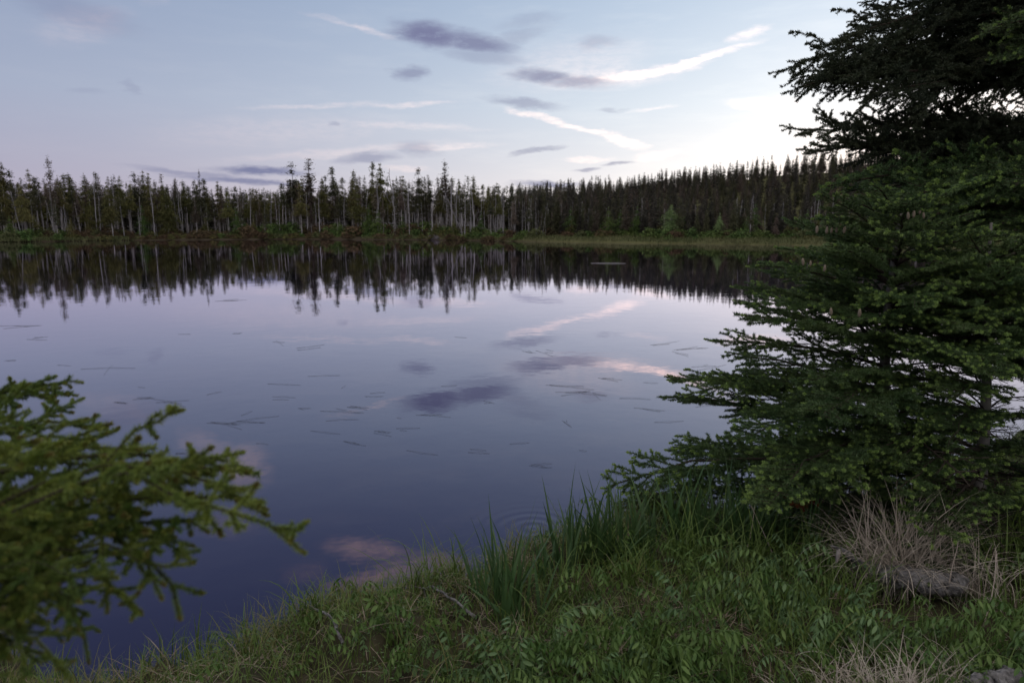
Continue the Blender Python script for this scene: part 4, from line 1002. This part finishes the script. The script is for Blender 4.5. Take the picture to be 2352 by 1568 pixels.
    # tall dry stalks
    def stalk(x0, y0, x1, y1, dep, lab, k):
        a = at(x0, y0, dep); b = at(x1, y1, dep + .15); P = np.array([a + (b - a) * s + np.array([.02 * math.sin(s * 3.1 + k), 0, .01 * math.sin(s * 5)]) for s in np.linspace(0, 1, 7)])
        m2 = MB(); m2.add(*tube(P - a, np.linspace(.0032, .0016, 7), 5)); 
        r = np.random.default_rng(k); m2.add(*needles([P[-2] - a], [P[-1] - a], 300, .02, .003, r, (15, 40)))
        o = m2.build('dry_stalk', ['mark']); o.location = a; tag(o, lab, 'stalk', 'tall dry stalks')
    for k, q in enumerate([(1810, 1400, 1722, 1150, 3.5, 'long pale leaning stalk before the foliage of the wide fir'), (1700, 1290, 1745, 1130, 3.6, 'straight thin stalk crossing the rust-brown spray'),
                           (1900, 1180, 1908, 950, 3.9, 'short stalk rising by the wide fir trunk, left of it'), (2010, 1290, 1960, 1160, 3.3, 'pale stalk poking from the left of the straw tuft'),
                           (2170, 1250, 2230, 1130, 3.4, 'stalk leaning right between the two fir trunks'), (2190, 1340, 2192, 1220, 3.1, 'folded upright straw right of the big tuft'),
                           (2250, 1480, 2285, 1260, 2.8, 'long stalk at the right edge before the log end')]):
        stalk(*q, k)
    # fallen log with a snapped limb
    def log(name, pts, rads, z_off, lab, stub=None):
        base = np.array(pts[0], float); P = np.array(pts, float) - base; r = np.random.default_rng(4)
        tt = np.linspace(0, len(P) - 1, 30); Q = np.stack([np.interp(tt, np.arange(len(P)), P[:, i]) for i in range(3)], 1)
        Q[1:-1] += r.normal(0, .004, (28, 3)); rr = np.interp(tt, np.arange(len(P)), rads) * (1 + .10 * np.sin(tt * 5) + r.normal(0, .03, 30))
        root = empty(name, base, lab, 'log', 'fallen wood on the bank')
        m2 = MB(); m2.add(*tube(Q, rr, 18, jit=.13, rng=r)); m2.build('bark', ['log'], root)
        m3 = MB(); v = nrm(Q[-1] - Q[-2]); m3.add(*tube(np.array([Q[-1] - v * .02, Q[-1] + v * .004, Q[-1] + v * .02]), np.array([rr[-1] * .93, rr[-1] * .9, rr[-1] * .5]), 14, jit=.12, rng=r)); m3.build('broken_end', ['wood'], root)
        if stub:
            S = np.array(stub) - base; m4 = MB(); m4.add(*tube(S, np.linspace(.021, .013, len(S)), 9, jit=.10, rng=r))
            e = S[-1]; m4.add(*tube(np.array([e, e + [-.01, -.01, -.03], e + [-.018, -.015, -.075]]), np.array([.013, .010, .004]), 6, jit=.1, rng=r), 1)
            m4.add(*tube(np.array([e, e + [-.03, 0, .012], e + [-.045, 0, .018]]), np.array([.010, .007, .002]), 6))
            m4.build('snapped_limb', ['log', 'wood'], root)
        return root
    D = 3.35
    pts = [at(1965, 1300, D + .1), at(2030, 1318, D - .1), at(2090, 1328, D - .15), at(2150, 1340, D - .18), at(2205, 1346, D - .2)]
    stub = [at(2000, 1308, D), at(1972, 1290, D - .02), at(1945, 1270, D - .03), at(1928, 1260, D - .03)]
    lg = log('fallen_log', pts, [.030, .045, .055, .056, .050], 0, 'grey lichened log with a snapped limb lying under the dry straw', stub)
    m2 = MB(); r = np.random.default_rng(8); c = at(2150, 1330, D - .09) - pts[0]
    u = r.normal(size=(500, 3)) * [.045, .03, .012] + c; m2.add(*clumps(u, np.full(500, .010), r, 3, .6, 1)); m2.build('moss_patch', ['moss'], lg, False)
    log('fallen_log', [at(2230, 1580, 2.35), at(2290, 1562, 2.35), at(2360, 1560, 2.35), at(2480, 1560, 2.4)], [.03, .04, .034, .04], 0, 'knobbly grey log at the bottom right corner')
    # dead sticks across the turf
    def stick(pp, r0, lab, k):
        pts = []
        for (x, y, z) in pp: g = ground(x, y, z); pts.append([g[0], g[1], gz(g[0], g[1]) + z * 0 + .05])
        P = np.array(pts); a = P[0].copy(); r = np.random.default_rng(k); tt = np.linspace(0, len(P) - 1, 14); Q = np.stack([np.interp(tt, np.arange(len(P)), P[:, i] - a[i]) for i in range(3)], 1)
        Q += r.normal(0, .006, Q.shape); Q[:, 2] += .03 * np.sin(tt * 2); m2 = MB(); m2.add(*tube(Q, np.linspace(r0, r0 * .4, 14), 6))
        j = r.integers(3, 13, 8); m2.add(*segs(Q[j], Q[j] + r.normal(0, .06, (8, 3)) + [0, 0, .03], .003, .001))
        o = m2.build('dead_stick', ['log']); o.location = a; tag(o, lab, 'stick', 'dead sticks on the bank')
    stick([(1090, 1455, .35), (1000, 1390, .3), (930, 1350, .25)], .008, 'forked grey stick lying on the turf below the tussocks', 1)
    stick([(790, 1530, .35), (760, 1500, .3), (700, 1440, .25), (660, 1420, .2)], .008, 'thin grey stick slanting across the left turf', 2)
    stick([(545, 1440, .15), (480, 1470, .1), (455, 1485, .05)], .012, 'bleached root tip sticking out over the water at the left point', 3)
bank()

# ------------------------------------------------------------------ stems floating on the lake
def floaters():
    spots = [(245, 850, 55, -2), (390, 924, 30, 2), (645, 788, 30, 3), (715, 797, 28, -8), (750, 862, 40, 0), (795, 890, 45, -4), (660, 885, 40, 2), (640, 915, 25, 0), (485, 900, 20, -12), (575, 942, 35, 2), (570, 968, 45, 4),
             (800, 942, 50, 3), (830, 936, 30, 6), (780, 966, 35, -3), (740, 993, 30, 5), (600, 1018, 35, -2), (440, 1040, 30, 0), (965, 1045, 30, 8), (810, 1015, 20, 10), (915, 960, 15, 20), (990, 952, 30, 4), (1300, 970, 10, 40),
             (1350, 1030, 25, -3), (1238, 1066, 20, 4), (930, 985, 25, -2), (1095, 1035, 25, 3), (1030, 885, 35, -4), (1300, 885, 45, 2), (1330, 900, 40, -2), (1460, 916, 50, 1), (1375, 905, 35, 5), (1520, 790, 30, -10), (1590, 800, 35, -8),
             (1570, 812, 30, 10), (1625, 840, 35, -2), (1545, 970, 50, -3), (1262, 808, 18, 15), (1217, 808, 14, 10), (430, 766, 28, 0), (530, 690, 30, -4), (50, 750, 40, 0), (90, 776, 20, -5), (145, 836, 20, 4), (330, 912, 20, -3),
             (272, 925, 22, 1), (25, 828, 20, 0), (520, 975, 30, 2), (700, 935, 25, 1), (860, 905, 25, 0), (1400, 870, 30, 5), (1120, 925, 22, 6), (540, 765, 20, 0), (880, 995, 18, 8), (1190, 1010, 20, -5), (1490, 880, 26, 3), (1600, 870, 24, 0),
             (1060, 775, 20, 5), (1500, 940, 30, 10), (320, 890, 14, 5), (1620, 930, 30, -4)]
    r = np.random.default_rng(9)
    for k, (px, py, hw, rot) in enumerate(spots):
        c = ground(px, py); mb = MB(); n = int(r.integers(1, 4)); P0 = []; P1 = []; Pm = []
        for i in range(n):
            x0 = px + r.normal(0, hw * .25); y0 = py + r.normal(0, 3.0) * min(1, 8 / c[1]); L = hw * r.uniform(.4, 1.35); a = R((rot + r.normal(0, 5 if i else 1)) * min(1, 9 / c[1]))
            if r.random() < .15: a += R(r.uniform(-40, 40)); L *= .35
            p = ground(x0 - L * math.cos(a), y0 - L * math.sin(a), .003); q = ground(x0 + L * math.cos(a), y0 + L * math.sin(a), .003); m_ = (p + q) / 2 + np.array([0, (q[0] - p[0]) * r.uniform(-.1, .1), 0.004])
            P0 += [p - c, m_ - c]; P1 += [m_ - c, q - c]
        th = .00055 * (1 + c[1] / 7)
        mb.add(*segs(P0, P1, th, th * .8, 4)); o = mb.build('floating_reed', ['stem']); o.location = c
        tag(o, 'few dark reed stems floating flat on the open lake', 'reed stems', 'floating reed stems')
    c = ground(1397, 605); mb = MB(); q = ground(1437, 605.2) - c; p = ground(1357, 604.8) - c
    mb.add(*tube(np.array([p, p * .3 + [0, 0, .02], q * .5 + [0, 0, .02], q]), np.array([.008, .014, .014, .008]), 6)); o = mb.build('floating_stick', ['snag']); o.location = c + [0, 0, .01]
    tag(o, 'pale stick floating on the dark reflection of the hill', 'stick')
floaters()
print('objects', len(bpy.data.objects))
